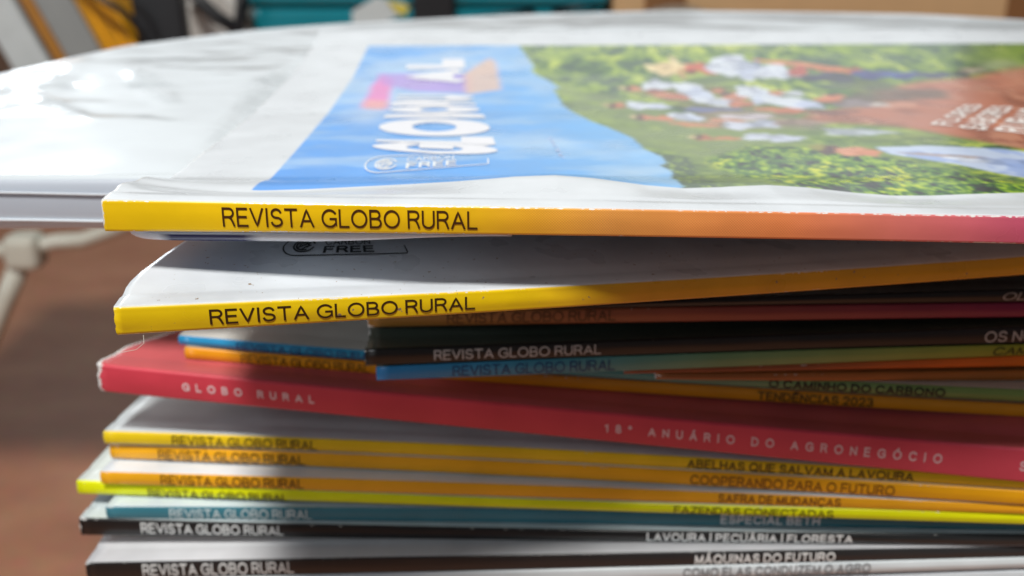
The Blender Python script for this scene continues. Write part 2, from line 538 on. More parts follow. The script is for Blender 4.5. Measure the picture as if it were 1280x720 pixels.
def _arc(cx, cy, rx, ry, a0, a1, n=14):
    return [(cx + rx * math.cos(math.radians(a)), cy + ry * math.sin(math.radians(a))) for a in np.linspace(a0, a1, n)]
_S = _arc(.31, .74, .27, .26, 20, 90, 6) + _arc(.31, .755, .27, .245, 95, 265, 12)[1:] + _arc(.33, .265, .29, .245, 85, -90, 12)[1:] + _arc(.31, .27, .29, .27, -95, -165, 6)
GLYPH = {   # width, strokes; cap height 1
    'A': (.74, [[(0, 0), (.37, 1), (.74, 0)], [(.14, .33), (.60, .33)]]),
    'B': (.62, [[(0, 0), (0, 1), (.34, 1)] + _arc(.34, .765, .22, .235, 90, -90) + [(.02, .53)], [(.34, .53)] + _arc(.36, .265, .26, .265, 90, -90) + [(0, 0), (0, .1)]]),
    'C': (.76, [_arc(.42, .5, .42, .5, 38, 322, 26)]),
    'D': (.72, [[(0, 0), (0, 1), (.28, 1)] + _arc(.28, .5, .44, .5, 90, -90, 20) + [(0, 0), (0, .1)]]),
    'E': (.56, [[(.56, 0), (0, 0), (0, 1), (.54, 1)], [(.02, .53), (.50, .53)]]),
    'F': (.54, [[(0, 0), (0, 1), (.54, 1)], [(.02, .52), (.47, .52)]]),
    'G': (.80, [_arc(.43, .5, .43, .5, 40, 322, 26) + [(.80, .16), (.80, .48), (.48, .48)]]),
    'H': (.66, [[(0, 0), (0, 1)], [(.66, 0), (.66, 1)], [(.02, .53), (.64, .53)]]),
    'I': (.04, [[(.02, 0), (.02, 1)]]),
    'J': (.44, [[(.44, 1), (.44, .24)] + _arc(.22, .23, .22, .23, 0, -180, 12)]),
    'L': (.50, [[(0, 1), (0, 0), (.50, 0)]]),
    'M': (.78, [[(0, 0), (0, 1), (.39, .05), (.78, 1), (.78, 0)]]),
    'N': (.66, [[(0, 0), (0, 1), (.66, 0), (.66, 1)]]),
    'O': (.86, [_arc(.43, .5, .43, .5, 0, 360, 34)]),
    'P': (.58, [[(0, 0), (0, 1), (.33, 1)] + _arc(.33, .735, .25, .265, 90, -90) + [(.02, .47)]]),
    'Q': (.86, [_arc(.43, .5, .43, .5, 0, 360, 34), [(.54, .2), (.82, -.04)]]),
    'R': (.62, [[(0, 0), (0, 1), (.36, 1)] + _arc(.36, .755, .24, .245, 90, -90) + [(.02, .51)], [(.36, .49), (.46, .42), (.54, .25), (.62, 0)]]),
    'S': (.62, [_S]),
    'T': (.66, [[(0, 1), (.66, 1)], [(.33, .98), (.33, 0)]]),
    'U': (.66, [[(0, 1), (0, .33)] + _arc(.33, .33, .33, .33, 180, 360, 16) + [(.66, 1)]]),
    'V': (.70, [[(0, 1), (.35, 0), (.70, 1)]]),
    'Z': (.62, [[(.02, 1), (.62, 1), (0, 0), (.62, 0)]]),
    '|': (.04, [[(.02, -.12), (.02, 1.12)]]),
    '0': (.56, [_arc(.28, .5, .28, .5, 0, 360, 26)]),
    '1': (.30, [[(0, .74), (.24, 1), (.24, 0)]]),
    '2': (.54, [_arc(.27, .72, .27, .28, 160, -30, 14) + [(0, 0), (.56, 0)]]),
    '3': (.54, [_arc(.26, .755, .24, .245, 155, -90, 14), _arc(.26, .26, .28, .26, 90, -155, 14)]),
    '8': (.54, [_arc(.27, .755, .23, .245, 0, 360, 20), _arc(.27, .26, .27, .26, 0, 360, 20)]),
    '\u00ba': (.30, [_arc(.15, .86, .13, .14, 0, 360, 16)]),
}
_ACC = {'\u00c1': ('A', [[(.34, 1.14), (.46, 1.28)]]), '\u00ca': ('E', [[(.14, 1.14), (.27, 1.27), (.40, 1.14)]]), '\u00d3': ('O', [[(.40, 1.14), (.52, 1.28)]]),
        '\u00cd': ('I', [[(.0, 1.14), (.12, 1.28)]]), '\u00c7': ('C', [[(.42, -.04), (.38, -.14), (.50, -.2), (.38, -.27)]])}
def glyphs(body, bold=0.0, shear=0.0, spacing=1.0, res=3):
    """sans-serif capitals built from strokes of even width, as one flat mesh"""
    tk = .118 + bold * 2.6
    hw = tk / 2
    verts, faces = [], []
    x, layer = 0.0, 0
    for ch in body:
        if ch == ' ':
            x += .34 + (spacing - 1) * .5; continue
        extra = []
        base = ch
        if ch in _ACC:
            base, extra = _ACC[ch]
        w, strokes = GLYPH[base]
        w += bold * 1.2
        for st in list(strokes) + list(extra):
            pts = []
            dense = [st[0]]
            for p0_, p1_ in zip(st[:-1], st[1:]):
                k_ = max(1, int(math.hypot(p1_[0] - p0_[0], p1_[1] - p0_[1]) / .2))
                dense += [(p0_[0] + (p1_[0] - p0_[0]) * t_ / k_, p0_[1] + (p1_[1] - p0_[1]) * t_ / k_) for t_ in range(1, k_ + 1)]
            for p in dense:
                q = np.array((x + p[0] * (1 + bold * 1.0) + hw, hw + p[1] * (1 - tk)))
                if not pts or np.linalg.norm(q - pts[-1]) > 1e-4: pts.append(q)
            closed = np.linalg.norm(pts[0] - pts[-1]) < 1e-3 and len(pts) > 4
            if closed: pts[-1] = pts[0]
            n = len(pts); start = len(verts)
            for i in range(n):
                pv = pts[i - 1] if i > 0 else (pts[-2] if closed else None)
                nx_ = pts[i + 1] if i < n - 1 else (pts[1] if closed else None)
                d1 = (pts[i] - pv) if pv is not None else (nx_ - pts[i])
                d2 = (nx_ - pts[i]) if nx_ is not None else (pts[i] - pv)
                d1 = d1 / np.linalg.norm(d1); d2 = d2 / np.linalg.norm(d2)
                n1, n2 = np.array((-d1[1], d1[0])), np.array((-d2[1], d2[0]))
                nn = n1 + n2; ln = np.linalg.norm(nn)
                if ln < .3: nn = n1; sc = 1.0
                else:
                    nn = nn / ln; sc = min(1 / max(nn.dot(n1), .2), 2.0)
                ext = np.zeros(2)
                if not closed and i == 0: ext = -d2 * hw * .9
                if not closed and i == n - 1: ext = d1 * hw * .9
                for sg in (1, -1):
                    q = pts[i] + nn * hw * sc * sg + ext
                    q[1] = min(max(q[1], -.32), 1.32)
                    if base == ch and ch not in '|Q': q[1] = min(max(q[1], 0.0), 1.0)
                    verts.append((q[0] + shear * q[1], q[1], layer))
            for i in range(n - 1):
                a = start + 2 * i
                faces.append((a, a + 1, a + 3, a + 2))
            layer = (layer + 1) % 4
        x += w + tk + .115 + (spacing - 1) * .42
    me = bpy.data.meshes.new('glyphs')
    v = np.array(verts, dtype=np.float32)
    me.from_pydata([tuple(map(float, q)) for q in v], [], faces); me.update()
    return me, v

def lettering(g, body, u0, u1, lo, hi, col, bold=.0, shear=0., spacing=1., name='spine_lettering', caps=1.0):
    """letters printed on the spine between photo columns u0 and u1; lo, hi: fractions of the spine height"""
    me, v = glyphs(body, bold, shear, spacing)
    x0, x1 = g_x_of_u(g, u0), g_x_of_u(g, u1)
    gx = (v[:, 0] - v[:, 0].min()) / (v[:, 0].max() - v[:, 0].min())
    gy = v[:, 1] / caps
    out = np.array([spine_point(g, x0 + (x1 - x0) * a, lo + (hi - lo) * b, .04 + .006 * c) for a, b, c in zip(gx, gy, v[:, 2])])
    out[:, 2] += CAMZ
    me.vertices.foreach_set('co', (out * MM).astype(np.float32).ravel())
    me.materials.clear(); me.materials.append(ink(col)); me.update()
    o = link(name, me); adopt(o, g.root)
    return o

def px2sw(g, u, v):
    k = np.argmin((g.U - u) ** 2 + (g.V - v) ** 2 + 1e6 * (g.fw > getattr(g, 'wmax', 1e3)))
    i, j = np.unravel_index(k, g.U.shape)
    # one refinement step by local linearisation
    i = min(max(i, 1), g.U.shape[0] - 2); j = min(max(j, 1), g.U.shape[1] - 2)
    dux, dvx = (g.U[i + 1, j] - g.U[i - 1, j]) / 2, (g.V[i + 1, j] - g.V[i - 1, j]) / 2
    duw, dvw = (g.U[i, j + 1] - g.U[i, j - 1]) / 2, (g.V[i, j + 1] - g.V[i, j - 1]) / 2
    det = dux * dvw - duw * dvx
    ru, rv = u - g.U[i, j], v - g.V[i, j]
    a = np.clip((ru * dvw - duw * rv) / det, -1, 1); b = np.clip((dux * rv - ru * dvx) / det, -1, 1)
    hx = g.fx[1, 0] - g.fx[0, 0]; hw = g.fw[0, 1] - g.fw[0, 0]
    return g.fx[i, j] + a * hx, g.fw[i, j] + b * hw

def cover_z(g, X, Wv):
    i = np.clip((X - g.x[0]) / (g.fx[1, 0] - g.fx[0, 0]), 0, g.fx.shape[0] - 1.001)
    j = np.clip(Wv / (g.fw[0, 1] - g.fw[0, 0]), 0, g.fx.shape[1] - 1.001)
    i0, j0 = i.astype(int), j.astype(int); a, b = i - i0, j - j0
    Z = g.fzt
    return (Z[i0, j0] * (1 - a) * (1 - b) + Z[i0 + 1, j0] * a * (1 - b) + Z[i0, j0 + 1] * (1 - a) * b + Z[i0 + 1, j0 + 1] * a * b)

def on_cover(g, me, gx, gy, quad, col, name, off=.12, lay=0):
    """me: flat mesh with normalised coordinates gx, gy mapped on the cover quad [(u,v) of 00, 10, 11, 01]"""
    q = [np.array(px2sw(g, *p)) for p in quad]
    gx, gy = gx[:, None], gy[:, None]
    s = q[0] * (1 - gx) * (1 - gy) + q[1] * gx * (1 - gy) + q[2] * gx * gy + q[3] * (1 - gx) * gy
    X, Wv = s[:, 0], s[:, 1]
    Z = cover_z(g, X, Wv) + off + lay * .008
    out = np.stack((X + g.bx * Wv, g.fy(X) + g.by * Wv, Z + CAMZ), 1) * MM
    me.vertices.foreach_set('co', out.astype(np.float32).ravel())
    me.materials.clear(); me.materials.append(ink(col)); me.update()
    o = link(name, me); adopt(o, g.root)
    return o

def subdivided(me, cuts=1):
    bm = bmesh.new(); bm.from_mesh(me)
    bmesh.ops.triangulate(bm, faces=bm.faces)
    bmesh.ops.subdivide_edges(bm, edges=bm.edges, cuts=cuts)
    bm.to_mesh(me); bm.free()
    v = np.empty(len(me.vertices) * 3, dtype=np.float32); me.vertices.foreach_get('co', v)
    return v.reshape(-1, 3)

def cover_text(g, body, quad, col, bold=0., spacing=1., name='cover_lettering', off=.12):
    me, v = glyphs(body, bold, 0, spacing)
    v = subdivided(me, 1)
    gx = (v[:, 0] - v[:, 0].min()) / (v[:, 0].max() - v[:, 0].min())
    y0, y1 = v[:, 1].min(), v[:, 1].max()
    return on_cover(g, me, gx, (v[:, 1] - y0) / (y1 - y0), quad, col, name, off, v[:, 2])

# ------------------------------------------------------------------ the room: floor, wall, bench
def box_mesh(name, lo, hi, bevel=0.0, seg=2):
    bm = bmesh.new()
    bmesh.ops.create_cube(bm, size=1)
    for v in bm.verts:
        v.co = Vector([(lo[k] + hi[k]) / 2 + v.co[k] * (hi[k] - lo[k]) for k in range(3)]) * MM
    if bevel:
        bmesh.ops.bevel(bm, geom=bm.edges, offset=bevel * MM, segments=seg, profile=.6, affect='EDGES')
    me = bpy.data.meshes.new(name); bm.to_mesh(me); bm.free()
    return me

def tube_mesh(name, pts, rad, sides=12):
    bm = bmesh.new()
    pts = [Vector(p) * MM for p in pts]
    rings = []
    prev = None
    for i, p in enumerate(pts):
        d = (pts[min(i + 1, len(pts) - 1)] - pts[max(i - 1, 0)]).normalized()
        a = d.cross(Vector((0, 0, 1)))
        if a.length < .1: a = d.cross(Vector((0, 1, 0)))
        a.normalize()
        if prev is not None and a.dot(prev) < 0: a = -a
        prev = a
        b = d.cross(a)
        rr = (rad[i] if isinstance(rad, (list, tuple)) else rad) * MM
        rings.append([bm.verts.new(p + (a * math.cos(2 * math.pi * k / sides) + b * math.sin(2 * math.pi * k / sides)) * rr) for k in range(sides)])
    for r0, r1 in zip(rings[:-1], rings[1:]):
        for k in range(sides):
            bm.faces.new((r0[k], r0[(k + 1) % sides], r1[(k + 1) % sides], r1[k]))
    bm.faces.new(rings[0][::-1]); bm.faces.new(rings[-1])
    bmesh.ops.recalc_face_normals(bm, faces=bm.faces)
    me = bpy.data.meshes.new(name); bm.to_mesh(me); bm.free()
    me.polygons.foreach_set('use_smooth', [True] * len(me.polygons))
    return me

def R(p):   # point relative to the camera, mm -> world mm
    return (p[0], p[1], p[2] + CAMZ)

def floor_material():
    m, nt, b = nodes_mat('brown_floor')
    L = nt.links.new
    tc = N(nt, 'ShaderNodeTexCoord')
    n1 = N(nt, 'ShaderNodeTexNoise'); n1.inputs['Scale'].default_value = 5; n1.inputs['Detail'].default_value = 5
    mp = N(nt, 'ShaderNodeMapping'); mp.inputs['Scale'].default_value = (1.6, 2.6, 1)
    L(tc.outputs['Object'], mp.inputs[0]); L(mp.outputs[0], n1.inputs['Vector'])
    n2 = N(nt, 'ShaderNodeTexNoise'); n2.inputs['Scale'].default_value = 60; n2.inputs['Detail'].default_value = 8
    L(tc.outputs['Object'], n2.inputs['Vector'])
    cr = N(nt, 'ShaderNodeValToRGB')
    cr.color_ramp.elements[0].position = .3; cr.color_ramp.elements[0].color = (*srgb(184, 118, 84), 1)
    cr.color_ramp.elements[1].position = .72; cr.color_ramp.elements[1].color = (*srgb(206, 144, 108), 1)
    L(n1.outputs['Fac'], cr.inputs[0])
    mx = N(nt, 'ShaderNodeMix', data_type='RGBA', blend_type='MULTIPLY'); mx.inputs[0].default_value = .35
    L(cr.outputs[0], mx.inputs[6]); L(n2.outputs['Color'], mx.inputs[7])
    L(mx.outputs[2], b.inputs['Base Color'])
    b.inputs['Roughness'].default_value = .55
    return m
fl = bpy.data.meshes.new('floor')
fl.from_pydata([(-3, -2, 0), (3, -2, 0), (3, 3.2, 0), (-3, 3.2, 0)], [], [(0, 1, 2, 3)])
tag(link('floor', fl, floor_material()), kind='structure')
wl = box_mesh('wall', (-3000, 3200, 0), (3000, 3300, 2400))
tag(link('back_wall', wl, simple('wall_paint', srgb(196, 196, 190), .8, .05, 3)), kind='structure')

WOOD = simple('bench_wood', srgb(120, 86, 58), .6, .25, 25, .2)
BENCH_Z = -205.0
bench = empty('bench', (0, .95, 0), 'long brown wooden bench behind the stack carrying the books and boxes', 'bench')
for k in range(3):
    y0 = 800 + k * 131
    b_ = link('plank', box_mesh('plank', R((-640, y0, BENCH_Z - 22)), R((640, y0 + 127, BENCH_Z)), 2), WOOD); adopt(b_, bench)
for x_ in (-215, 560):
    for y_ in (830, 1130):
        b_ = link('leg', box_mesh('leg', (x_, y_, 0), (x_ + 40, y_ + 40, CAMZ + BENCH_Z - 22), 3), WOOD); adopt(b_, bench)

# ---- white tube rack on the floor behind the stack, at the left
WT = simple('white_lacquered_metal', srgb(186, 184, 172), .45, .06, 60, coat=.3)
rack = empty('tube_rack', R((-300, 640, -600)) and (-.30, .64, 0), 'white metal tube rack standing on the brown floor left of the stack', 'rack')
Y_ = 640.0
def at_y(u, v, Y):
    a = -PITCH + math.atan((360 - v) / FPX)
    z = Y * math.tan(a)
    d = Y * CP - z * SP
    return ((u - 640) / FPX * d, Y, z)
pj = at_y(32, 312, Y_)
bars = [
    ('crossbar', [at_y(-120, 318, 650), pj, at_y(70, 302, Y_), at_y(105, 300, Y_), at_y(140, 288, Y_ - 6), at_y(200, 262, Y_ - 15), at_y(420, 250, Y_)], 5.0),
    ('leg', [pj, at_y(2, 372, 600), at_y(-70, 520, 520), at_y(-250, 900, 400)], 7.0),
]
bars[1] = ('leg', [pj, at_y(8, 372, 636), (lambda a, b: tuple(a[k] + (b[k] - a[k]) * 7.2 for k in range(3)))(pj, at_y(8, 372, 636))], 6.5)
for nm, pts, r_ in bars:
    o = link(nm, tube_mesh(nm, [R(p) for p in pts], r_, 14), WT); adopt(o, rack)
o = link('leg', tube_mesh('leg', [R(at_y(420, 250, Y_)), R((-30, 660, -600))], 6.0, 14), WT); adopt(o, rack)
jb = link('joint', box_mesh('joint', R((pj[0] - 11, pj[1] - 11, pj[2] - 12)), R((pj[0] + 11, pj[1] + 11, pj[2] + 11)), 7, 4), WT); adopt(jb, rack)

# ---- stool under the stack
ST = simple('stool_wood', srgb(104, 72, 48), .6, .2, 30, .2)

# ------------------------------------------------------------------ the stack, bottom to top
TXT = 'REVISTA GLOBO RURAL'
DK = srgb(52, 40, 26); WHITE = srgb(232, 236, 236); GR = srgb(214, 218, 218)
YEL = (236, 200, 22)

gC0 = build_magazine('magazine', 'white-spined magazine lowest in the picture, its title cut off by the bottom edge', (130, 640, 1280),
               (744, 731, 713), (764, 750, 730), (216, 212, 207), [(0, (205, 212, 218)), (1280, (210, 218, 224))], seed=1)
lettering(gC0, 'PRIMEIRA SAFRA', 950, 1076, .15, .86, srgb(120, 125, 130), .02)
gC1 = build_magazine('magazine', 'white magazine reading COMO ELAS CONDUZEM O AGRO under the lowest black spine', (120, 640, 1280),
               (726, 714, 697), (743, 730, 711), (216, 212, 207), [(0, (208, 214, 218)), (1280, (214, 222, 226))], seed=2)
lettering(gC1, 'COMO ELAS CONDUZEM O AGRO', 853, 1087, .14, .92, srgb(128, 132, 136), .03)
gC2 = build_magazine('magazine', 'black-spined magazine with a white cover reading MÁQUINAS DO FUTURO', (110, 640, 1280),
               (704, 694, 683.5), (725, 713, 696.5), (216, 212, 207), [(0, (20, 20, 22)), (1280, (46, 48, 50))],
               front=(206, 208, 212), back=(215, 220, 224), seed=3)
lettering(gC2, TXT, 180, 368, .16, .88, GR, .015)
lettering(gC2, 'MÁQUINAS DO FUTURO', 868, 1043, .12, .84, WHITE, .03)
gC3 = build_magazine('magazine', 'black-spined magazine reading LAVOURA, PECUÁRIA, FLORESTA directly below the teal one', (102, 640, 1280),
               (648, 661, 668.5), (670, 676, 682.5), (218, 212, 206), [(0, (16, 17, 19)), (500, (28, 29, 30)), (1280, (38, 42, 44))],
               front=(200, 212, 214), back=(205, 190, 180), seed=4)
lettering(gC3, TXT, 178, 355, .22, .86, GR, .015)
lettering(gC3, 'LAVOURA | PECUÁRIA | FLORESTA', 808, 1065, .12, .88, WHITE, .03)
gC4 = build_magazine('magazine', 'teal-spined magazine under the lime yellow one, white lettering', (134, 640, 1280),
               (634, 637, 652), (648, 654, 663), (219, 213, 207), [(0, (52, 118, 134)), (640, (58, 128, 146)), (1280, (40, 108, 122))],
               front=(206, 220, 230), back=(30, 34, 38), seed=5)
lettering(gC4, TXT, 213, 390, .1, .86, srgb(196, 214, 218), .01)
lettering(gC4, 'ESPECIAL BETH', 900, 1024, .16, .96, srgb(200, 214, 220), .04)
gC5 = build_magazine('magazine', 'lime yellow spined magazine reading FAZENDAS CONECTADAS, leftmost end of the lower stack', (98, 640, 1280),
               (601, 624, 641.5), (618, 636, 656.5), (222, 217, 211), [(0, (226, 232, 0)), (1280, (232, 236, 6))],
               front=(214, 224, 220), back=(60, 84, 110), seed=6)
lettering(gC5, TXT, 186, 360, .02, .68, srgb(70, 66, 20), .01)
lettering(gC5, 'FAZENDAS CONECTADAS', 842, 1041, .12, .86, srgb(88, 84, 20), .01)
gC6 = build_magazine('magazine', 'orange-spined magazine reading SAFRA resting on the lime yellow spine', (127, 640, 1280),
               (590, 606, 632), (605, 621.5, 643), (217.5, 212, 207), [(0, (238, 172, 24)), (1280, (240, 172, 30))],
               front=(222, 230, 238), seed=7)
lettering(gC6, TXT, 202, 380, .12, .9, srgb(92, 58, 16), .01)
lettering(gC6, 'SAFRA DE MUDANÇAS', 897, 1050, .16, .92, srgb(124, 74, 30), .02)
gC7 = build_magazine('magazine', 'orange-spined magazine reading COOPERANDO PARA O FUTURO between a yellow and an orange spine', (139, 640, 1280),
               (557, 578, 614), (573.5, 596, 632), (218, 212, 206), [(0, (240, 172, 22)), (1280, (240, 172, 14))],
               front=(226, 220, 214), seed=8)
lettering(gC7, TXT, 199, 381, .12, .84, srgb(92, 60, 18), .01)
lettering(gC7, 'COOPERANDO PARA O FUTURO', 862, 1117, .14, .82, srgb(128, 78, 20), .015)
gC8 = build_magazine('magazine', 'yellow-spined magazine with a bare white cover right below the thick red one', (131, 640, 1280),
               (539.5, 560, 599), (555, 575.5, 612.5), (218, 212, 206), [(0, (236, 208, 20)), (600, (226, 184, 16)), (1280, (226, 190, 24))],
               front=(206, 216, 220), seed=9, droop=.5)
lettering(gC8, TXT, 216, 396, .12, .88, srgb(80, 66, 22), .01)
lettering(gC8, 'ABELHAS QUE SALVAM A LAVOURA', 858, 1141, .14, .9, srgb(70, 56, 20), .02)
def redhook(g, colr, Wc, Xc, kinds, dots):
    n_ = fnoise(Xc * .05, Wc * .07, 11)
    k = (kinds == 0)[None, :] * sstep(.5, .62, n_) * sstep(12, 30, Wc) * .7
    colr[..., :3] = colr[..., :3] * (1 - k[..., None]) + srgb(120, 90, 80) * k[..., None]
gR = build_magazine('thick_magazine', 'thick crimson yearbook with frayed white left edge reading ANUÁRIO DO AGRONEGÓCIO', (121, 640, 1280),
               (455, 506, 562), (490, 541, 604), (214, 207, 197), [(0, (206, 62, 80)), (640, (200, 58, 72)), (1280, (210, 72, 92))],
               front=(196, 92, 96), back=(150, 50, 56), mat=M_RED, seed=10, ragged=1.6, wear_glint=.86, hook=redhook, keep=True,
               trim=lambda w: 11 * sstep(2, 26, w), corner=.6)
lettering(gR, 'GLOBO RURAL', 230, 394, .37, .66, srgb(226, 190, 194), .04, spacing=2.8, name='spine_title')
lettering(gR, '18º ANUÁRIO DO AGRONEGÓCIO', 755, 1174, .36, .66, srgb(222, 184, 190), .03, spacing=2.8)
lettering(gR, 'SP', 1270, 1300, .36, .66, srgb(222, 184, 190), .03, spacing=2.8)
gG = build_magazine('magazine', 'orange-yellow spined magazine lying on the crimson yearbook under the blue spine', (232, 640, 1280),
               (434.5, 466, 506), (449, 481, 522), (220, 216, 211), [(0, (244, 166, 10)), (700, (222, 140, 28)), (1280, (224, 150, 30))],
               front=(190, 170, 150), seed=11)
lettering(gG, TXT, 302, 462, .1, .85, srgb(120, 80, 20), .005)
lettering(gG, 'TENDÊNCIAS 2023', 946, 1090, .16, .86, srgb(80, 60, 30), .02)
gF = build_magazine('magazine', 'magazine with a spine running from bright blue to green, lying on the orange-yellow one', (224, 640, 1280),
               (420, 452, 488), (431.5, 465, 503), (221, 217, 211), [(0, (18, 146, 214)), (700, (40, 130, 150)), (1000, (110, 140, 90)), (1280, (120, 150, 80))],
               front=(205, 205, 200), seed=12)
lettering(gF, TXT, 296, 470, .1, .85, srgb(10, 70, 120), .005)
lettering(gF, 'O CAMINHO DO CARBONO', 960, 1180, .12, .88, srgb(30, 34, 24), .03)
gE = build_magazine('magazine', 'thin rust-brown magazine at the right, above the green spine reading CARBONO', (820, 1050, 1280),
               (468, 467, 464), (475, 477, 476), (210, 207, 204), [(600, (130, 80, 54)), (1280, (186, 110, 40))],
               front=(170, 110, 60), seed=13, L=230)
gD = build_magazine('magazine', 'thin bright orange magazine at the right, directly below the olive green spine', (780, 1030, 1280),
               (462, 455, 445), (468, 463, 458.5), (206, 203, 200), [(600, (140, 70, 40)), (1000, (150, 84, 50)), (1200, (226, 110, 24)), (1280, (232, 118, 20))],
               front=(190, 110, 50), seed=14, L=230)
gC = build_magazine('magazine', 'magazine whose spine fades from blue to olive green, below OS NOVOS', (471, 850, 1280),
               (459, 443, 431), (476, 461.5, 444.5), (199, 198, 198), [(471, (20, 120, 184)), (700, (60, 130, 150)), (900, (110, 150, 110)), (1280, (160, 166, 40))],
               front=(60, 84, 60), seed=15, L=230)
lettering(gC, TXT, 566, 768, .12, .86, srgb(14, 66, 108), .005)
lettering(gC, 'CAMINHOS', 1240, 1345, .14, .86, srgb(50, 56, 10), .01, shear=.25)
gB = build_magazine('magazine', 'black-spined magazine with a dark green cover in the middle of the stack', (457, 850, 1280),
               (437, 423, 408), (458, 442.5, 430), (197, 196.5, 196.5), [(457, (12, 13, 14)), (850, (28, 28, 28)), (1280, (24, 26, 30))],
               front=(62, 70, 62), back=(50, 54, 50), seed=16, L=230)
lettering(gB, TXT, 543, 751, .2, .82, srgb(176, 176, 176), .005)
lettering(gB, 'OS NOVOS', 1229, 1335, .16, .8, srgb(190, 190, 190), .005)
gA = build_magazine('magazine', 'magazine whose spine runs from orange brown to magenta, on the dark green cover', (460, 850, 1280),
               (393, 384, 378.5), (410, 403, 397), (207, 203, 200.5), [(460, (150, 108, 40)), (700, (150, 90, 54)), (900, (140, 68, 56)), (1280, (136, 26, 76))],  # spine print darkened to carry the shade under the overhang
               front=(60, 60, 62), seed=17, L=230)
lettering(gA, TXT, 559, 769, .2, .92, srgb(84, 50, 20), .005)
gO = build_magazine('magazine', 'black-spined magazine with a grey cover just under the tilted yellow one', (480, 850, 1280),
               (386, 374, 361.5), (392.5, 383.5, 378), (208, 204, 201.5), [(460, (24, 22, 22)), (1280, (30, 26, 26))],
               front=(170, 166, 162), back=(40, 30, 30), seed=18, L=230)
lettering(gO, 'OLIMPÍADA', 1252, 1370, .2, .8, srgb(170, 170, 170), .005, shear=.25)

# ---- second magazine from the top, tilted, jutting out over the stack
def zsecond(X, Wd, zt0):
    hi = blur(blur(maxf(Hs(X, Wd), 3, 1), 5, 1), 5, 0)
    rise = 1.9 * sstep(2, 24, Wd) * (1 - sstep(-10, 70, X))
    k = sstep(26, 85, Wd)
    target = np.minimum(zt0 - 2, hi + 5.2)
    z = (zt0 + rise) * (1 - k) + target * k
    # never into the magazine below, never into the one above
    z = np.maximum(z, hi + 4.9 * (hi > -200))
    return z
_sec = {}
def Hs(X, Wd):
    a = math.radians(_sec['lean'])
    yy = _sec['fy'](X) + math.cos(a) * Wd
    xx = X - math.sin(a) * Wd
    h = H[hidx(xx, yy)]
    return np.where(h < -68.0, -68.0, h)
sec_us, sec_bot, sec_D = (145, 640, 1280), (420, 389.5, 344.5), (143, 157, 178)
_b = [P(u, v, d) for u, v, d in zip(sec_us, sec_bot, sec_D)]
_sec['lean'] = 5.0
_sec['fy'] = quad_through([b[0] for b in _b], [b[1] for b in _b])
gS = build_magazine('magazine', 'second magazine from the top, tilted, yellow spine and white cover jutting out', sec_us,
               (384, 361, 320), sec_bot, sec_D, [(140, (240, 204, 14)), (640, (242, 206, 10)), (800, (226, 170, 40)), (1280, (214, 168, 24))],
               front=(220, 226, 232), back=(40, 36, 30), lean=5.0, mat=M_SECOND, zprofile=zsecond, seed=19, wear_glint=1.0, ragged=.3, dx=1.0, trim=lambda w: 5.5 * sstep(7, 27, w) + 1.0 * sstep(27, 60, w))
np.maximum.at(H, hidx(gS.fX, gS.fY), gS.fzt)
lettering(gS, TXT, 264, 594, .22, .78, srgb(56, 36, 14), .006, name='spine_title')

# ---- the magazine on top, with its printed cover
TX = np.array([-56.7, -38, -9, 7, 27, 40, 60, 78, 100, 220])
TD = np.array([-2.3, -2.5, -.8, .7, -1.4, -.2, -1.8, -.9, -.5, -1.0])
def ztop(X, Wd, zt0):
    d17 = np.interp(X, TX, TD)
    d17 = d17 * .5 + .25 * np.interp(X - 6, TX, TD) + .25 * np.interp(X + 6, TX, TD)
    d17 = np.clip(d17 * 1.25, -3.2, 1.2)
    near = zt0 + d17 * sstep(2, 17, Wd)
    lt = np.interp(Wd, [0, 17, 30, 60, 100, 150, 190, 205, 215], [-42, -42, -44, -45, -46, -45.2, -42.4, -39.6, -38])
    rt = np.interp(Wd, [0, 17, 30, 60, 100, 150, 190, 205, 215], [-43, -43, -44, -44.8, -45.2, -45.0, -42.4, -39.9, -38])
    f = sstep(-50, 110, X)
    far_ = lt * (1 - f) + rt * f
    far_ = far_ + .9 * (fnoise(X * .02, Wd * .025, 31, 2) - .5) * sstep(20, 50, Wd) * (1 - sstep(150, 200, Wd))
    k = sstep(14, 34, Wd)
    curl = 1.6 * np.exp(-np.maximum(X + 56.7, 0) / 6.0) * sstep(2, 12, Wd) * (1 - sstep(15, 31, Wd))
    return near * (1 - k) + far_ * k + curl
GREEN_PX = [(645, 50), (668, 84), (663, 88), (684, 100), (700, 110), (692, 112), (704, 132), (716, 140), (740, 152), (762, 160), (790, 172), (806, 187), (828, 196), (834, 203), (826, 207),
            (842, 215), (836, 222), (852, 230), (858, 245), (1330, 250), (1330, 50)]
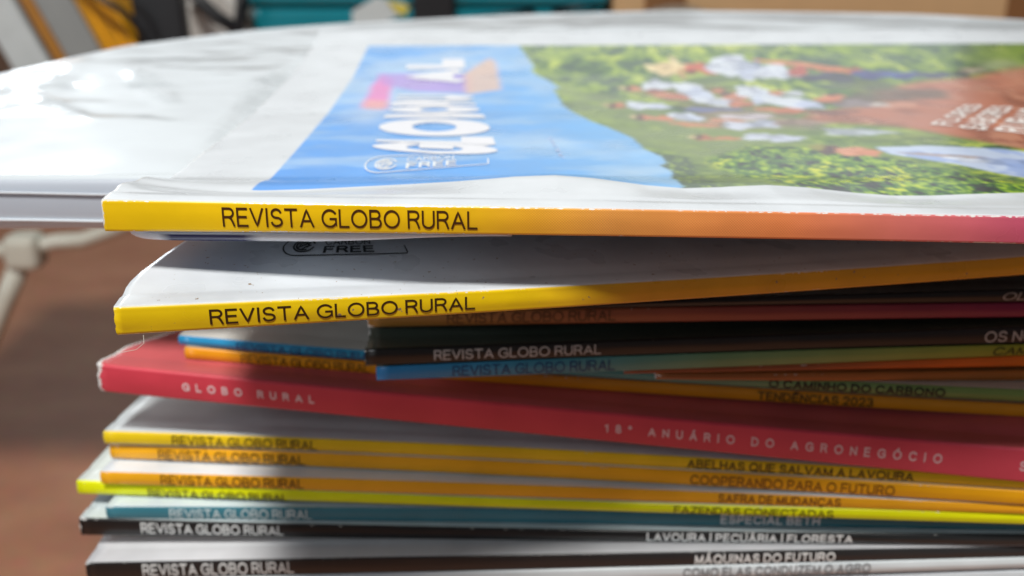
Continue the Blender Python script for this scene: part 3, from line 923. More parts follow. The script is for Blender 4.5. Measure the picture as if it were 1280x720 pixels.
def topaint(g, colr, Wc, Xc, kinds, dots):
    front = (kinds == 0)
    fx, fw = Xc[:, front], Wc[:, front]
    c = colr[:, front, :3].copy()
    g0, g1 = px2sw(g, 640, 60), None
    def poly(pts, px=True):
        q = np.array([px2sw(g, *p) for p in pts]) if px else np.array(pts)
        inside = np.zeros(fx.shape, bool)
        # small wobble so that outlines are not ruler-straight
        x_ = fx; y_ = fw
        for (x1, y1), (x2, y2) in zip(q, np.roll(q, -1, 0)):
            if y1 == y2: continue
            cr = ((y1 > y_) != (y2 > y_)) & (x_ < (x2 - x1) * (y_ - y1) / (y2 - y1) + x1)
            inside ^= cr
        return inside
    def soft(mask, k=1):
        return blur(blur(mask.astype(float), k, 0), k, 1)
    def over(mask, col, a=1.0):
        m_ = (mask * a)[..., None] if mask.dtype != bool else (mask.astype(float) * a)[..., None]
        c[...] = c * (1 - m_) + np.asarray(col) * m_
    nz = lambda s, k, o=4, ax=1.0: fnoise(fx * s * ax, fw * s, k, o)
    # picture area inside the white border
    X0 = g.x[0] + 17.0
    pic = (fx > X0) & (fw > 17.0) & (fw < 190.0) & (fx < g.x[-1] - 12)
    # sky
    tt = sstep(0, 110, fx - X0)
    fwf = sstep(20, 150, fw)
    sky = (srgb(66, 150, 240)[None, None] * (1 - tt[..., None]) + srgb(134, 192, 244)[None, None] * tt[..., None])
    sky = sky * (1 - .35 * fwf[..., None]) + srgb(118, 180, 242) * .35 * fwf[..., None]
    cl = sstep(.5, .78, nz(.035, 3) * .8 + .25 * nz(.12, 6)) * .55
    sky = sky * (1 - cl[..., None]) + srgb(196, 216, 244) * cl[..., None]
    st = sstep(.5, .7, fnoise(fx * .05 + fw * .03, fw * .11 - fx * .02, 83, 4)) * .4
    sky = sky * (1 - st[..., None]) + srgb(170, 204, 246) * st[..., None]
    img = sky.copy()
    tmp = c.copy(); c[...] = img
    over(soft(poly([(430, 150), (470, 100), (500, 128), (470, 158)]), 8), srgb(190, 210, 240), .6)
    # hills and coffee rows
    hills = poly(GREEN_PX)
    jag = nz(.5, 21, 3)
    # clumps are finer near the spine (low bushes) and broad and soft in the tall trees at the back
    def an(sx_, sw_, k, o=4): return fnoise(fx * sx_, fw * sw_, k, o)
    far_ = sstep(40, 110, fw)
    warp = an(.05, .05, 90, 3) * (2 + 12 * far_)
    fxw = fx + warp
    def an2(sx_, sw_, k, o=4): return fnoise(fxw * sx_, (fw + warp * .6) * sw_, k, o)
    n1 = an2(.06, .035, 12, 4)
    n2 = an2(.34, .34, 14, 4) * (1 - far_) + an2(.20, .095, 24, 4) * far_
    n3 = an2(1.0, .8, 15, 3) * (1 - far_) + an2(.55, .26, 25, 3) * far_
    nbig = an2(.03, .03, 77, 3)
    def lerp3(a_, b_, k_): return a_ * (1 - k_[..., None]) + b_ * k_[..., None]
    leaf = srgb(98, 126, 56)[None, None] * np.ones(fx.shape + (1,))
    leaf = lerp3(leaf, srgb(148, 172, 70), sstep(.44, .64, n2 * .65 + n3 * .35))
    leaf = lerp3(leaf, srgb(198, 210, 96), sstep(.54, .70, n1 * .3 + n2 * .45 + n3 * .25) * .85)
    leaf = lerp3(leaf, srgb(66, 90, 48), sstep(.47, .34, n2 * .6 + n3 * .4) * .9)
    leaf = lerp3(leaf, srgb(124, 142, 92), sstep(.52, .66, nbig) * .5)
    hs = hills.astype(float)
    over(soft(hills, 1), leaf)
    over(soft(poly([(690, 105), (760, 118), (900, 155), (1000, 165), (1000, 200), (930, 205), (1060, 235), (1010, 238), (870, 200), (800, 178), (730, 148)]), 6) * hs,
         lerp3(srgb(150, 162, 112)[None, None] * np.ones(fx.shape + (1,)), srgb(118, 138, 78), n2), .58)
    over(soft(poly([(806, 190), (860, 196), (905, 240), (856, 240)]), 1) * (an(1.6, .7, 40, 2) > .42) * hs, srgb(80, 96, 82), .8)
    # bare soil
    soil = soft(poly([(1330, 78), (1255, 86), (1215, 96), (1150, 102), (1095, 112), (1090, 130), (1010, 142), (1000, 152), (1120, 158), (1200, 172), (1330, 196)]), 5)
    soil = soil * sstep(.15, .5, soil + .25 * (n2 - .5))
    sc_ = lerp3(srgb(188, 122, 98)[None, None] * np.ones(fx.shape + (1,)), srgb(164, 106, 86), sstep(.42, .62, an(.12, .06, 44, 4)))
    sc_ = lerp3(sc_, srgb(206, 148, 122), sstep(.55, .7, an(.25, .1, 46, 3)) * .7)
    over(soil, sc_)
    fold = an(.30, .22, 60, 4); grit = an(.8, .6, 61, 2)
    def ell(cx, cy, rx, ry, col, rot=0, a=1.0, s=1, wob=.45, shade=.55):
        pts = []
        for q in np.linspace(0, 2 * math.pi, 26, endpoint=False):
            rr = 1 + wob * (math.sin(3 * q + cx) * .35 + math.sin(5 * q + cy) * .25 + math.sin(8 * q + cx * .7) * .18)
            x_, y_ = rx * math.cos(q) * rr, ry * math.sin(q) * rr
            pts.append((cx + x_ * math.cos(rot) - y_ * math.sin(rot), cy + x_ * math.sin(rot) + y_ * math.cos(rot)))
        m_ = soft(poly(pts), s) * a
        cc = np.asarray(col)[None, None] * (1 - shade * sstep(.52, .36, fold)[..., None] * .6) * (.93 + .14 * grit[..., None])
        c[...] = c * (1 - m_[..., None]) + cc * m_[..., None]
    SH, SK, HR, BL, HAT = srgb(214, 222, 240), srgb(204, 132, 100), srgb(84, 60, 50), srgb(54, 80, 140), srgb(222, 198, 150)
    DKL = srgb(84, 88, 60)
    # shade on the ground and between the people
    ell(1120, 118, 62, 9, srgb(104, 92, 76), 0, .8, 3); ell(1080, 106, 40, 7, srgb(96, 104, 74), 0, .8, 3)
    ell(1060, 126, 40, 6, srgb(112, 96, 90), 0, .8, 3)
    ell(890, 124, 84, 18, srgb(136, 120, 92), .08, .55, 4); ell(930, 150, 90, 12, srgb(156, 136, 120), .03, .6, 4)
    # man in front: straw hat with brim, red neck, white shirt, bare arm, jeans
    ell(820, 85, 14, 5, srgb(240, 220, 170), .1); ell(838, 86, 22, 8, HAT, 0); ell(844, 79, 4, 12, srgb(236, 214, 166), -.6); ell(852, 92, 4, 8, srgb(186, 150, 104), -.6)
    ell(874, 84, 20, 5, srgb(214, 112, 86), .03); ell(893, 88, 16, 5, srgb(196, 92, 72), .03); ell(864, 90, 8, 3, srgb(120, 70, 56), 0)
    ell(910, 82, 26, 13, SH, 0, 1, 1, .3); ell(938, 88, 18, 12, srgb(200, 210, 234)); ell(968, 90, 27, 9, SH, .05); ell(946, 79, 3, 8, srgb(150, 160, 190), -.3)
    ell(985, 79, 40, 2.6, srgb(222, 142, 102), .09); ell(1040, 86, 36, 3.4, srgb(210, 130, 94), .08); ell(1068, 89, 10, 4, srgb(196, 112, 84), 0)
    ell(998, 90, 12, 7, srgb(196, 96, 76)); ell(1010, 97, 14, 3, srgb(190, 196, 212))
    ell(1036, 97, 36, 6, srgb(58, 64, 96)); ell(1090, 93, 26, 5.5, BL, 0); ell(1128, 94, 26, 4.5, srgb(62, 92, 156)); ell(1166, 94, 24, 4, srgb(64, 76, 106)); ell(1200, 92, 12, 3, srgb(60, 54, 50))
    # second row
    for (cx, cy) in ((792, 111), (772, 132), (806, 147), (880, 172), (1046, 121)):
        ell(cx, cy, 10, 3.4, SK); ell(cx - 8, cy, 6, 3.6, HR, 0, .9); ell(cx - 14, cy - 1, 5, 2.4, HAT, 0, .7)
    ell(812, 108, 10, 5, SH); ell(826, 106, 14, 5.5, SH, .2); ell(832, 118, 24, 4, SK, .1, .9); ell(818, 114, 10, 3, srgb(140, 84, 66))
    ell(858, 110, 18, 7, SH, .1); ell(874, 118, 18, 7, srgb(202, 212, 236), .1); ell(848, 122, 16, 3, srgb(190, 112, 84))
    ell(896, 127, 30, 4.5, SH, .06); ell(918, 121, 15, 4.5, SK, .1); ell(906, 117, 8, 3, HR); ell(898, 113, 8, 3, SK)
    ell(938, 114, 20, 7, SH); ell(956, 123, 18, 7, srgb(204, 214, 238)); ell(925, 130, 16, 4, srgb(196, 122, 94)); ell(985, 128, 30, 6.5, SH, .14); ell(1012, 131, 18, 5, srgb(190, 200, 226), .1)
    ell(972, 116, 10, 3, SK); ell(992, 117, 14, 3, srgb(200, 206, 220)); ell(1036, 124, 16, 4, srgb(212, 130, 96)); ell(978, 138, 32, 3.5, srgb(196, 122, 92), .05)
    ell(888, 137, 38, 2.6, srgb(110, 116, 160)); ell(1068, 130, 26, 5, srgb(150, 134, 140), 0, .8); ell(1100, 131, 12, 2.6, srgb(206, 196, 190)); ell(1040, 140, 34, 3, srgb(150, 96, 82))
    # third row
    ell(800, 132, 18, 4.5, SH, .05); ell(824, 133, 14, 3.5, srgb(196, 204, 226), .05); ell(828, 148, 16, 3, SK); ell(852, 145, 17, 4.5, SH, .05); ell(868, 148, 12, 3.5, srgb(196, 206, 228))
    ell(870, 156, 34, 2.6, SK, .05, .8); ell(906, 151, 24, 3, srgb(198, 140, 112)); ell(926, 157, 24, 5, srgb(206, 212, 228)); ell(954, 155, 22, 5, srgb(186, 194, 214)); ell(934, 146, 36, 3.4, srgb(208, 198, 206)); ell(1000, 153, 38, 3.6, srgb(166, 140, 130), 0, .8)
    # fourth row
    ell(905, 173, 22, 2.4, SK, 0, .8); ell(950, 171, 22, 4.4, SH); ell(982, 173, 24, 4.4, srgb(200, 208, 228)); ell(1070, 165, 44, 4.6, srgb(196, 204, 222), .02, .8)
    ell(1130, 173, 60, 4, srgb(120, 134, 84), 0, .6, 3)
    # near leaves in brighter green, woman in pale blue
    near = soft(poly([(940, 182), (1020, 184), (1100, 196), (1180, 210), (1280, 232), (1330, 240), (1330, 250), (1060, 250), (960, 226), (880, 200)]), 4)
    m1, m2, m3_ = an2(1.3, .8, 52, 3), an2(.5, .34, 53, 4), an2(.16, .12, 54, 3)
    lf = srgb(92, 128, 50)[None, None] * np.ones(fx.shape + (1,))
    lf = lerp3(lf, srgb(160, 190, 64), sstep(.48, .66, m1 * .6 + m2 * .4))
    lf = lerp3(lf, srgb(44, 72, 36), sstep(.48, .36, m1 * .45 + m2 * .55))
    lf = lerp3(lf, srgb(208, 214, 74), sstep(.56, .68, m2 * .5 + m3_ * .5) * sstep(.4, .6, m1))
    over(near * hs, lf)
    ell(1060, 189, 30, 5, srgb(220, 154, 122), .02); ell(1085, 191, 18, 4, srgb(206, 138, 108), .02); ell(1034, 187, 13, 6, srgb(112, 78, 52)); ell(1022, 184, 10, 4, srgb(176, 170, 90))
    over(soft(poly([(1095, 184), (1160, 182), (1250, 186), (1330, 196), (1330, 232), (1280, 222), (1200, 206), (1110, 192)]), 1),
         lerp3(srgb(194, 208, 238)[None, None] * np.ones(fx.shape + (1,)), srgb(160, 180, 222), sstep(.5, .6, an(.25, .12, 66, 3))))
    ell(1186, 195, 56, 2.2, srgb(170, 146, 128), .07, .8); ell(1262, 204, 40, 5, srgb(146, 168, 214), .12, .7); ell(1210, 200, 30, 3, srgb(222, 230, 246), .1, .8)
    ell(1246, 108, 40, 8, srgb(196, 134, 112), 0, .4, 5); ell(1250, 82, 30, 7, srgb(176, 182, 146), 0, .6, 5); ell(1215, 88, 16, 3, srgb(214, 190, 174), 0, .6, 2)
    # masthead ribbon: pink, violet, then orange-yellow
    over(soft(poly([(452, 134), (466, 106), (478, 92), (492, 100), (482, 136)]), 2), srgb(232, 96, 176), .8)
    over(soft(poly([(452, 136), (458, 124), (486, 126), (482, 138)]), 3), srgb(230, 170, 150), .7)
    over(soft(poly([(472, 92), (520, 92), (590, 94), (590, 116), (520, 114), (480, 106)]), 2), srgb(176, 130, 214), .75)
    over(soft(poly([(580, 92), (612, 72), (620, 78), (627, 112), (582, 118)]), 2), srgb(222, 184, 150), .8)
    c[...] = np.clip((c - .22) * 1.22 + .20, .01, .92)
    pm = soft(pic, 0) if False else pic.astype(float)
    res = tmp * (1 - pm[..., None]) + c * pm[..., None]
    colr[:, front, :3] = res
    # halftone dots on the orange part of the spine
    xs_ = [g_x_of_u(g, u) for u in (560, 700, 980, 1120)]
    dd = np.interp(Xc, xs_, [0, 1, 1, 0])
    dots[:, kinds == 1] = dd[:, kinds == 1]

ws_top = np.concatenate((np.array([.45, .8, 1.2, 1.8, 2.4]), np.arange(3, 60, .5), np.arange(60, 204.5, .7), [205.0]))
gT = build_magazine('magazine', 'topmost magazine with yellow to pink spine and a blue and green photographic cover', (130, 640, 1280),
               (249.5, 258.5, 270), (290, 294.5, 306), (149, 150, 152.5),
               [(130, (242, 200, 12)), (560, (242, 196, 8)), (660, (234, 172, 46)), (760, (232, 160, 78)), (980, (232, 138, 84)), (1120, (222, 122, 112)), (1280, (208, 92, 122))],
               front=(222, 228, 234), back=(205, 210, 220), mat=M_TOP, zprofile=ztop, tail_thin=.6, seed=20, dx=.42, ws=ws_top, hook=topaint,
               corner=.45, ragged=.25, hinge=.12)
lettering(gT, TXT, 280, 597, .2, .83, srgb(70, 40, 12), .002, name='spine_title')
# cover lettering
def rq(u0n, v0n, u1n, v1n, u0f, v0f, u1f, v1f):
    """reading direction goes away from the spine, letter tops towards the left"""
    return [(u0n, v0n), (u0f, v0f), (u1f, v1f), (u1n, v1n)]
PW = srgb(236, 238, 246)
cover_text(gT, 'GL', rq(625, 196, 463, 189, 616, 172, 471, 170), PW, .06, .7, 'masthead')
cover_text(gT, 'O', rq(617, 171, 471, 170, 608, 149, 476, 149), PW, .07, .95, 'masthead')
cover_text(gT, 'BORU', rq(607, 148, 479, 148, 590, 119, 496, 119), PW, .085, .8, 'masthead')
cover_text(gT, 'AL', rq(584, 104, 503, 104, 580, 74, 508, 74), PW, .1, .8, 'masthead')
cover_text(gT, 'JULHO', rq(706, 199, 700, 199, 690, 172, 685, 172), srgb(206, 220, 246), .0, 1.1, 'cover_caption')
cover_text(gT, 'FLORES', rq(1190, 158, 1162, 156, 1230, 132, 1206, 131), srgb(246, 238, 234), .03, 1.0, 'cover_caption')
cover_text(gT, 'SABORES', rq(1232, 164, 1196, 160, 1268, 134, 1240, 133), srgb(246, 238, 234), .03, 1.0, 'cover_caption')
cover_text(gT, 'RURAIS', rq(1285, 168, 1242, 163, 1310, 138, 1276, 136), srgb(246, 238, 234), .03, 1.0, 'cover_caption')

def seal_mesh():
    """capsule outline open at the right, round swirl mark and a leaf inside; unit square coordinates"""
    bm = bmesh.new()
    def strip(pts, w):
        pts = [Vector((p[0], p[1], 0)) for p in pts]
        prev = None
        for i, p in enumerate(pts):
            d = (pts[min(i + 1, len(pts) - 1)] - pts[max(i - 1, 0)]).normalized()
            nrm = Vector((-d.y, d.x, 0))
            a, b = bm.verts.new(p + nrm * w), bm.verts.new(p - nrm * w)
            if prev: bm.faces.new((prev[0], prev[1], b, a))
            prev = (a, b)
    A = 3.6       # aspect of the badge
    r = .47
    pts = [(A - .12, .96), ] + [(x_, .96) for x_ in np.linspace(A - .3, .55, 14)]
    pts += [(.5 + r * math.cos(q) * 1.0, .5 + (r - .01) * math.sin(q)) for q in np.linspace(math.pi / 2, 3 * math.pi / 2, 18)]
    pts += [(x_, .04) for x_ in np.linspace(.55, A - .05, 14)] + [(A - .03, .12), (A - .03, .45)]
    strip(pts, .022)
    cx, cy = .62, .5
    for rr, a0, a1 in ((.30, .3, 6.0), (.22, 1.2, 5.2), (.13, -1, 3.2)):
        strip([(cx + rr * math.cos(q), cy + rr * math.sin(q)) for q in np.linspace(a0, a1, 22)], .028)
    strip([(cx - .16, cy - .1), (cx, cy + .02), (cx + .17, cy + .14)], .035)
    strip([(cx - .04, cy - .2), (cx + .08, cy - .05), (cx + .2, cy + .0)], .03)
    me = bpy.data.meshes.new('seal'); bm.to_mesh(me); bm.free()
    v = np.empty(len(me.vertices) * 3, dtype=np.float32); me.vertices.foreach_get('co', v)
    v = v.reshape(-1, 3)
    return me, v[:, 0] / A, v[:, 1]
def seal(g, quad, col):
    q = [np.array(p, float) for p in quad]
    def pt(a, b): return tuple(q[0] * (1 - a) * (1 - b) + q[1] * a * (1 - b) + q[2] * a * b + q[3] * (1 - a) * b)
    me, gx, gy = seal_mesh()
    on_cover(g, me, gx, gy, quad, col, 'seal_emblem')
    cover_text(g, 'CARBON', [pt(.34, .56), pt(.72, .56), pt(.72, .84), pt(.34, .84)], col, .01, 1, 'seal_lettering')
    cover_text(g, 'FREE', [pt(.34, .14), pt(.74, .14), pt(.74, .5), pt(.34, .5)], col, .03, 1, 'seal_lettering')
seal(gT, [(452, 219), (612, 206), (610, 190), (458, 196)], srgb(236, 242, 250))
gS.wmax = 40
seal(gS, [(346, 322), (512, 318), (500, 296), (362, 296)], srgb(26, 30, 32))

# thin insert sheet hanging out below the top spine, white with a navy print
def insert_sheet():
    xs_ = np.linspace(g_x_of_u(gT, 153), g_x_of_u(gT, 640), 60)
    vs, cs = [], []
    prof = [(1.2, -.1), (.8, -.45), (.75, -.6), (.8, -1.0), (1.0, -1.25), (1.5, -1.55), (4, -1.7), (14, -1.7), (40, -1.4)]
    for i, x_ in enumerate(xs_):
        f = i / 59
        sag = (1 - sstep(.45, 1, f)) * 1.0 + .0
        cut = 2.5 * math.exp(-i / 2.0)
        for w, dz in prof:
            z0 = np.interp(x_, gT.x, gT.zb[:, 0])
            vs.append((x_ * MM + 0, (float(gT.fy(x_)) + w + cut) * MM, (z0 + dz * (.25 + .75 * sag) + CAMZ) * MM))
            navy = sstep(.08, .12, f) * (1 - sstep(.30, .36, f)) * (1 if dz < -.5 else 0)
            cs.append((*(srgb(216, 222, 232) * (1 - navy) + srgb(34, 40, 92) * navy), 1))
    me = npmesh('insert_sheet', np.array(vs), grid_quads(60, len(prof)))
    at = me.attributes.new('Print', 'FLOAT_COLOR', 'POINT'); at.data.foreach_set('color', np.array(cs, dtype=np.float32).ravel())
    me.attributes.new('Edge', 'FLOAT', 'POINT')
    o = link('insert_sheet', me, M_COVER); adopt(o, gT.root)
    so = o.modifiers.new('paper', 'SOLIDIFY'); so.thickness = .2 * MM; so.offset = 0
insert_sheet()
# loose paper fibre on the torn corner of the second magazine
p0 = spine_point(gS, gS.x[0] + .2, .02)
fb = tube_mesh('paper_fibre', [R(p0 + np.array(d)) for d in ((3.4, .2, 0), (3.6, -.5, -.9), (2.6, -.8, -1.7), (.6, -.8, -2.1), (-.2, -.6, -2.0))], .035, 6)
o = link('paper_fibre', fb, simple('torn_paper', srgb(200, 196, 186), .9, .05)); adopt(o, gS.root)

# ------------------------------------------------------------------ white plastic-wrapped parcel under the top magazine
G = np.full((HNX, HNY), 1e6)
np.minimum.at(G, hidx(gT.fX, gT.fY), gT.fzb)
def plastic_material():
    m, nt, b = nodes_mat('white_plastic_wrap')
    L = nt.links.new
    tc = N(nt, 'ShaderNodeTexCoord')
    mp = N(nt, 'ShaderNodeMapping'); mp.inputs['Scale'].default_value = (12, 40, 12); mp.inputs['Rotation'].default_value = (0, 0, .5)
    L(tc.outputs['Object'], mp.inputs[0])
    n1 = N(nt, 'ShaderNodeTexNoise'); n1.inputs['Scale'].default_value = 1; n1.inputs['Detail'].default_value = 3; n1.inputs['Distortion'].default_value = .8
    L(mp.outputs[0], n1.inputs['Vector'])
    n2 = N(nt, 'ShaderNodeTexNoise'); n2.inputs['Scale'].default_value = 120; n2.inputs['Detail'].default_value = 5
    L(tc.outputs['Object'], n2.inputs['Vector'])
    cr = N(nt, 'ShaderNodeValToRGB')
    cr.color_ramp.elements[0].position = .3; cr.color_ramp.elements[0].color = (*srgb(216, 224, 230), 1)
    cr.color_ramp.elements[1].position = .7; cr.color_ramp.elements[1].color = (*srgb(219, 227, 233), 1)
    L(n1.outputs['Fac'], cr.inputs[0])
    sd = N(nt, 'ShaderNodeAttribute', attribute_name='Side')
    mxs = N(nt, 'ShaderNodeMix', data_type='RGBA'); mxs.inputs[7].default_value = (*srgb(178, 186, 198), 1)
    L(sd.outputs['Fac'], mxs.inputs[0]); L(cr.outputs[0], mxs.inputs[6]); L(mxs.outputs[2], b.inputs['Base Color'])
    b1 = N(nt, 'ShaderNodeBump'); b1.inputs['Strength'].default_value = .07; b1.inputs['Distance'].default_value = .002
    L(n1.outputs['Fac'], b1.inputs['Height'])
    b2 = N(nt, 'ShaderNodeBump'); b2.inputs['Strength'].default_value = .10; b2.inputs['Distance'].default_value = .0004
    L(n2.outputs['Fac'], b2.inputs['Height']); L(b1.outputs[0], b2.inputs['Normal'])
    L(b2.outputs[0], b.inputs['Normal'])
    b.inputs['Roughness'].default_value = .36
    b.inputs['Specular IOR Level'].default_value = .4
    b.inputs['Coat Weight'].default_value = .7
    b.inputs['Coat Roughness'].default_value = .09
    return m
outline = np.array([(-262, 206), (-240, 190), (-150, 186), (-60, 186.5), (80, 187), (200, 188), (226, 215), (232, 330), (222, 412), (170, 452), (72, 471),
                    (0, 452), (-65, 416), (-97, 391), (-127, 350), (-141, 292), (-170, 268), (-220, 244), (-256, 226)], float)
def bag():
    cen = np.array((0.0, 300.0))
    # densify and smooth the outline
    pts = []
    for a, b in zip(outline, np.roll(outline, -1, 0)):
        k = max(2, int(np.linalg.norm(b - a) / 3))
        pts += [a + (b - a) * t for t in np.linspace(0, 1, k, endpoint=False)]
    pts = np.array(pts)
    for _ in range(6):
        pts = (np.roll(pts, 1, 0) + pts * 2 + np.roll(pts, -1, 0)) / 4
    spine_ = np.repeat(cen[None], len(pts), 0)
    rho = np.concatenate((np.linspace(.01, .8, 60), 1 - np.geomspace(.19, .0015, 26), [1.0]))
    n, m = len(pts), len(rho)
    XY = spine_[:, None] * (1 - rho)[None, :, None] + pts[:, None] * rho[None, :, None]
    X, Y = XY[..., 0], XY[..., 1]
    dist = np.stack([np.sqrt(((XY[:, k_][:, None] - pts[None]) ** 2).sum(-1)).min(1) for k_ in range(m)], 1)
    dist[:, -1] = 0
    edge = np.sqrt(np.clip(1 - (1 - np.clip(dist / 2.6, 0, 1)) ** 3.2, 0, 1))
    midz = np.interp(Y, [185, 300, 470], [-52.2, -51.0, -49.6])
    top = np.interp(Y, [185, 200, 230, 300, 400, 470], [-47.6, -47.0, -45.6, -45.0, -44.6, -45.2])
    wr = (fnoise(X * .018 + Y * .012, Y * .03, 61, 3) - .5) * 1.7 + (fnoise(X * .07, Y * .09, 64, 2) - .5) * .5
    # long soft folds running back from the front left
    wr += .22 * (np.abs(fnoise(X * .05 + Y * .03, Y * .05 - X * .02, 71, 3) - .5) * -4 + .4) * sstep(-20, -110, X)
    for (fx0, fs, fa, fwid, y0_, y1_) in ((-96, -.9, .9, 2.2, 236, 262), (-128, .5, .7, 2.6, 214, 250), (-80, -.5, .6, 2.4, 250, 300), (-118, -.2, .6, 3.0, 270, 320), (-150, .3, .6, 3, 205, 240)):
        wr += fa * np.exp(-((X - fx0 - fs * (Y - y0_)) / fwid) ** 2) * sstep(y0_ - 6, y0_ + 6, Y) * (1 - sstep(y1_ - 8, y1_ + 8, Y))
    wr += 1.1 * np.exp(-((X + 105 + .35 * (Y - 215)) / 9.0) ** 2) * sstep(205, 235, Y)
    top = top + wr * sstep(0, 14, dist)
    gg = G[hidx(X, Y)]
    GB = np.where(G > 1e5, 50, G)
    GB = -blur(blur(blur(blur(maxf(maxf(-np.minimum(GB, -41.0), 2, 0), 2, 1), 3, 0), 3, 1), 3, 0), 3, 1)
    top = np.minimum(top, GB[hidx(X, Y)] - .25)
    bot = np.interp(Y, [185, 260, 470], [-57.2, -57.0, -55.0]) + .35 * np.sin(X * .06)
    hh = H[hidx(X, Y)]
    bot = np.maximum(bot, np.where(hh > -1e5, hh + .2, -99))
    bot = np.minimum(bot, top - 1.2)
    midz = midz + .5 * np.sin(X * .045 + 1.0) - 1.2
    bot = bot + .3 * sstep(-60, -220, X) * sstep(10, 0, dist)
    mid = np.minimum(midz, top - .6); mid = np.maximum(mid, bot + .3)
    T_ = mid + (top - mid) * edge
    B_ = mid + (bot - mid) * edge
    # raised seam where the top film meets the side
    T_ = T_ + .35 * np.exp(-((dist - 3.2) / .7) ** 2)
    v1 = np.stack((X, Y, T_ + CAMZ), -1).reshape(-1, 3) * MM
    v2 = np.stack((X, Y, B_ + CAMZ), -1).reshape(-1, 3) * MM
    q = []
    i, j = np.meshgrid(np.arange(n), np.arange(m - 1), indexing='ij')
    i2 = (i + 1) % n
    a = (i * m + j).ravel(); b = (i * m + j + 1).ravel(); c = (i2 * m + j + 1).ravel(); d = (i2 * m + j).ravel()
    q = np.concatenate((np.stack((a, b, c, d), 1), np.stack((d, c, b, a), 1) + n * m))
    me = npmesh('parcel', np.concatenate((v1, v2)), q)
    # the clear film of the rim is greyer than the white top
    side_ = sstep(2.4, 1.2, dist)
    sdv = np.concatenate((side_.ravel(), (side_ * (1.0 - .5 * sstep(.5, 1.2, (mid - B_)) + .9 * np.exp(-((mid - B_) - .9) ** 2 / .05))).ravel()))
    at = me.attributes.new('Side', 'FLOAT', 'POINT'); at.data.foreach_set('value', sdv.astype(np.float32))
    bm = bmesh.new(); bm.from_mesh(me)
    bmesh.ops.remove_doubles(bm, verts=bm.verts, dist=.00002)
    bm.to_mesh(me); bm.free()
    me.polygons.foreach_set('use_smooth', [True] * len(me.polygons))
    o = link('plastic_parcel', me, plastic_material())
    # welded seams of the film along the rim
    keep_ = [k_ for k_ in range(n) if pts[k_, 1] < 240 and pts[k_, 0] < 60]
    keep_.sort(key=lambda k_: pts[k_, 0])
    wm = simple('film_weld', srgb(214, 222, 230), .2, .05, 60, coat=.5)
    for dz_, rr, nm in ((.2, .22, 'film_seam'), (-5.6, .28, 'film_seam')):
        path = []
        for k_ in keep_[::4]:
            a_ = pts[k_]; zz = mid[k_, -1]
            path.append(R((a_[0], a_[1] - .10, (T_[k_, -6] - .5 if dz_ > 0 else zz + (B_[k_, -8] - zz) * .55) + .35 * float(vnoise(a_[0] * .05, 3.0, 9)))))
        so_ = link(nm, tube_mesh(nm, path, rr, 6), wm); so_.parent = o
    tag(o, 'large flat parcel wrapped in glossy white plastic, sticking out left behind the top magazine', 'parcel')
    return o
bag()

# ------------------------------------------------------------------ stool below the stack
zs = float(min(gC0.zb.min(), -140)) - .2
stool = empty('stool', (.01, .31, 0), 'small wooden stool under the magazine stack', 'stool')
o = link('seat', box_mesh('seat', R((-70, 212, zs - 22)), R((180, 400, zs)), 3), ST); adopt(o, stool)
for x_ in (-60, 150):
    for y_ in (225, 365):
        o = link('leg', box_mesh('leg', (x_, y_, 0), (x_ + 24, y_ + 24, CAMZ + zs - 22), 2), ST); adopt(o, stool)

# ------------------------------------------------------------------ things on the bench
def tilted_book(name, label, xr, t, tilt, h, dep, y, ccol, pcol=(200, 196, 186), ridges=0, cat='book', grp='books leaning on the bench'):
    """xr: x where its left face meets z=-130 at fwd y"""
    th_ = math.radians(tilt)
    dz = -130 - BENCH_Z
    xb = xr + 30 + math.tan(th_) * dz          # left face foot
    # local frame: u across thickness, up along the leaning direction
    root = empty(name, W3((xb, y, BENCH_Z)), label, cat, grp)
    cm = simple(name + '_cover', srgb(*ccol), .4, .12, 60, coat=.2)
    pm = simple(name + '_pages', srgb(*pcol), .85, .1, 400)
    rm = simple(name + '_groove', srgb(*ccol) * .45, .6, .1, 60)
    lift = t * math.sin(th_)
    rot = Matrix.Rotation(-th_, 4, 'Y')
    base = Vector((xb * MM, y * MM, (BENCH_Z + CAMZ + .3) * MM))
    def part(nm, lo, hi, mat, bev):
        me = box_mesh(nm, lo, hi, bev)
        me.transform(Matrix.Translation(base) @ Matrix.Translation((0, 0, lift * MM * 0)) @ rot)
        o_ = link(nm, me, mat); adopt(o_, root); return o_
    # pivot on the lower left or lower right corner, whichever is down
    part('front_board', (0, 0, 0), (1.8, dep, h), cm, .5)
    part('back_board', (t - 1.8, 0, 0), (t, dep, h), cm, .5)
    part('spine', (.2, -1.6, .2), (t - .2, 1.4, h - .2), cm, .8)
    part('page_block', (1.9, 1.6, 2), (t - 1.9, dep - 2, h - 2), pm, 0)
    for k in range(ridges):
        f = (k + 1) / (ridges + 1)
        part('ridge', (t * f - 1.2, -2.6, .6), (t * f + .2, 0, h - .6), rm, .3)
    return root
TL = 24
S_ = .70
def xr(u): return (u - 640) * S_
tilted_book('book', 'dark brown book at the far left, leaning on the white one', xr(-22), 16, TL, 230, 140, 900, (84, 62, 48))
tilted_book('book', 'wide pale grey-white book, leftmost light one of the leaning row', xr(3), 30, TL, 240, 150, 900, (196, 204, 206))
tilted_book('book', 'narrow dark book squeezed between the white and the ochre one', xr(50), 4.5, TL, 205, 140, 906, (46, 36, 36), ridges=0)
tilted_book('book', 'ochre brown book between the narrow dark and the grey one', xr(58), 9.5, TL, 235, 145, 900, (170, 116, 40))
tilted_book('book', 'grey spotted book between the ochre and the yellow one', xr(74), 29, TL, 240, 150, 900, (142, 146, 146))
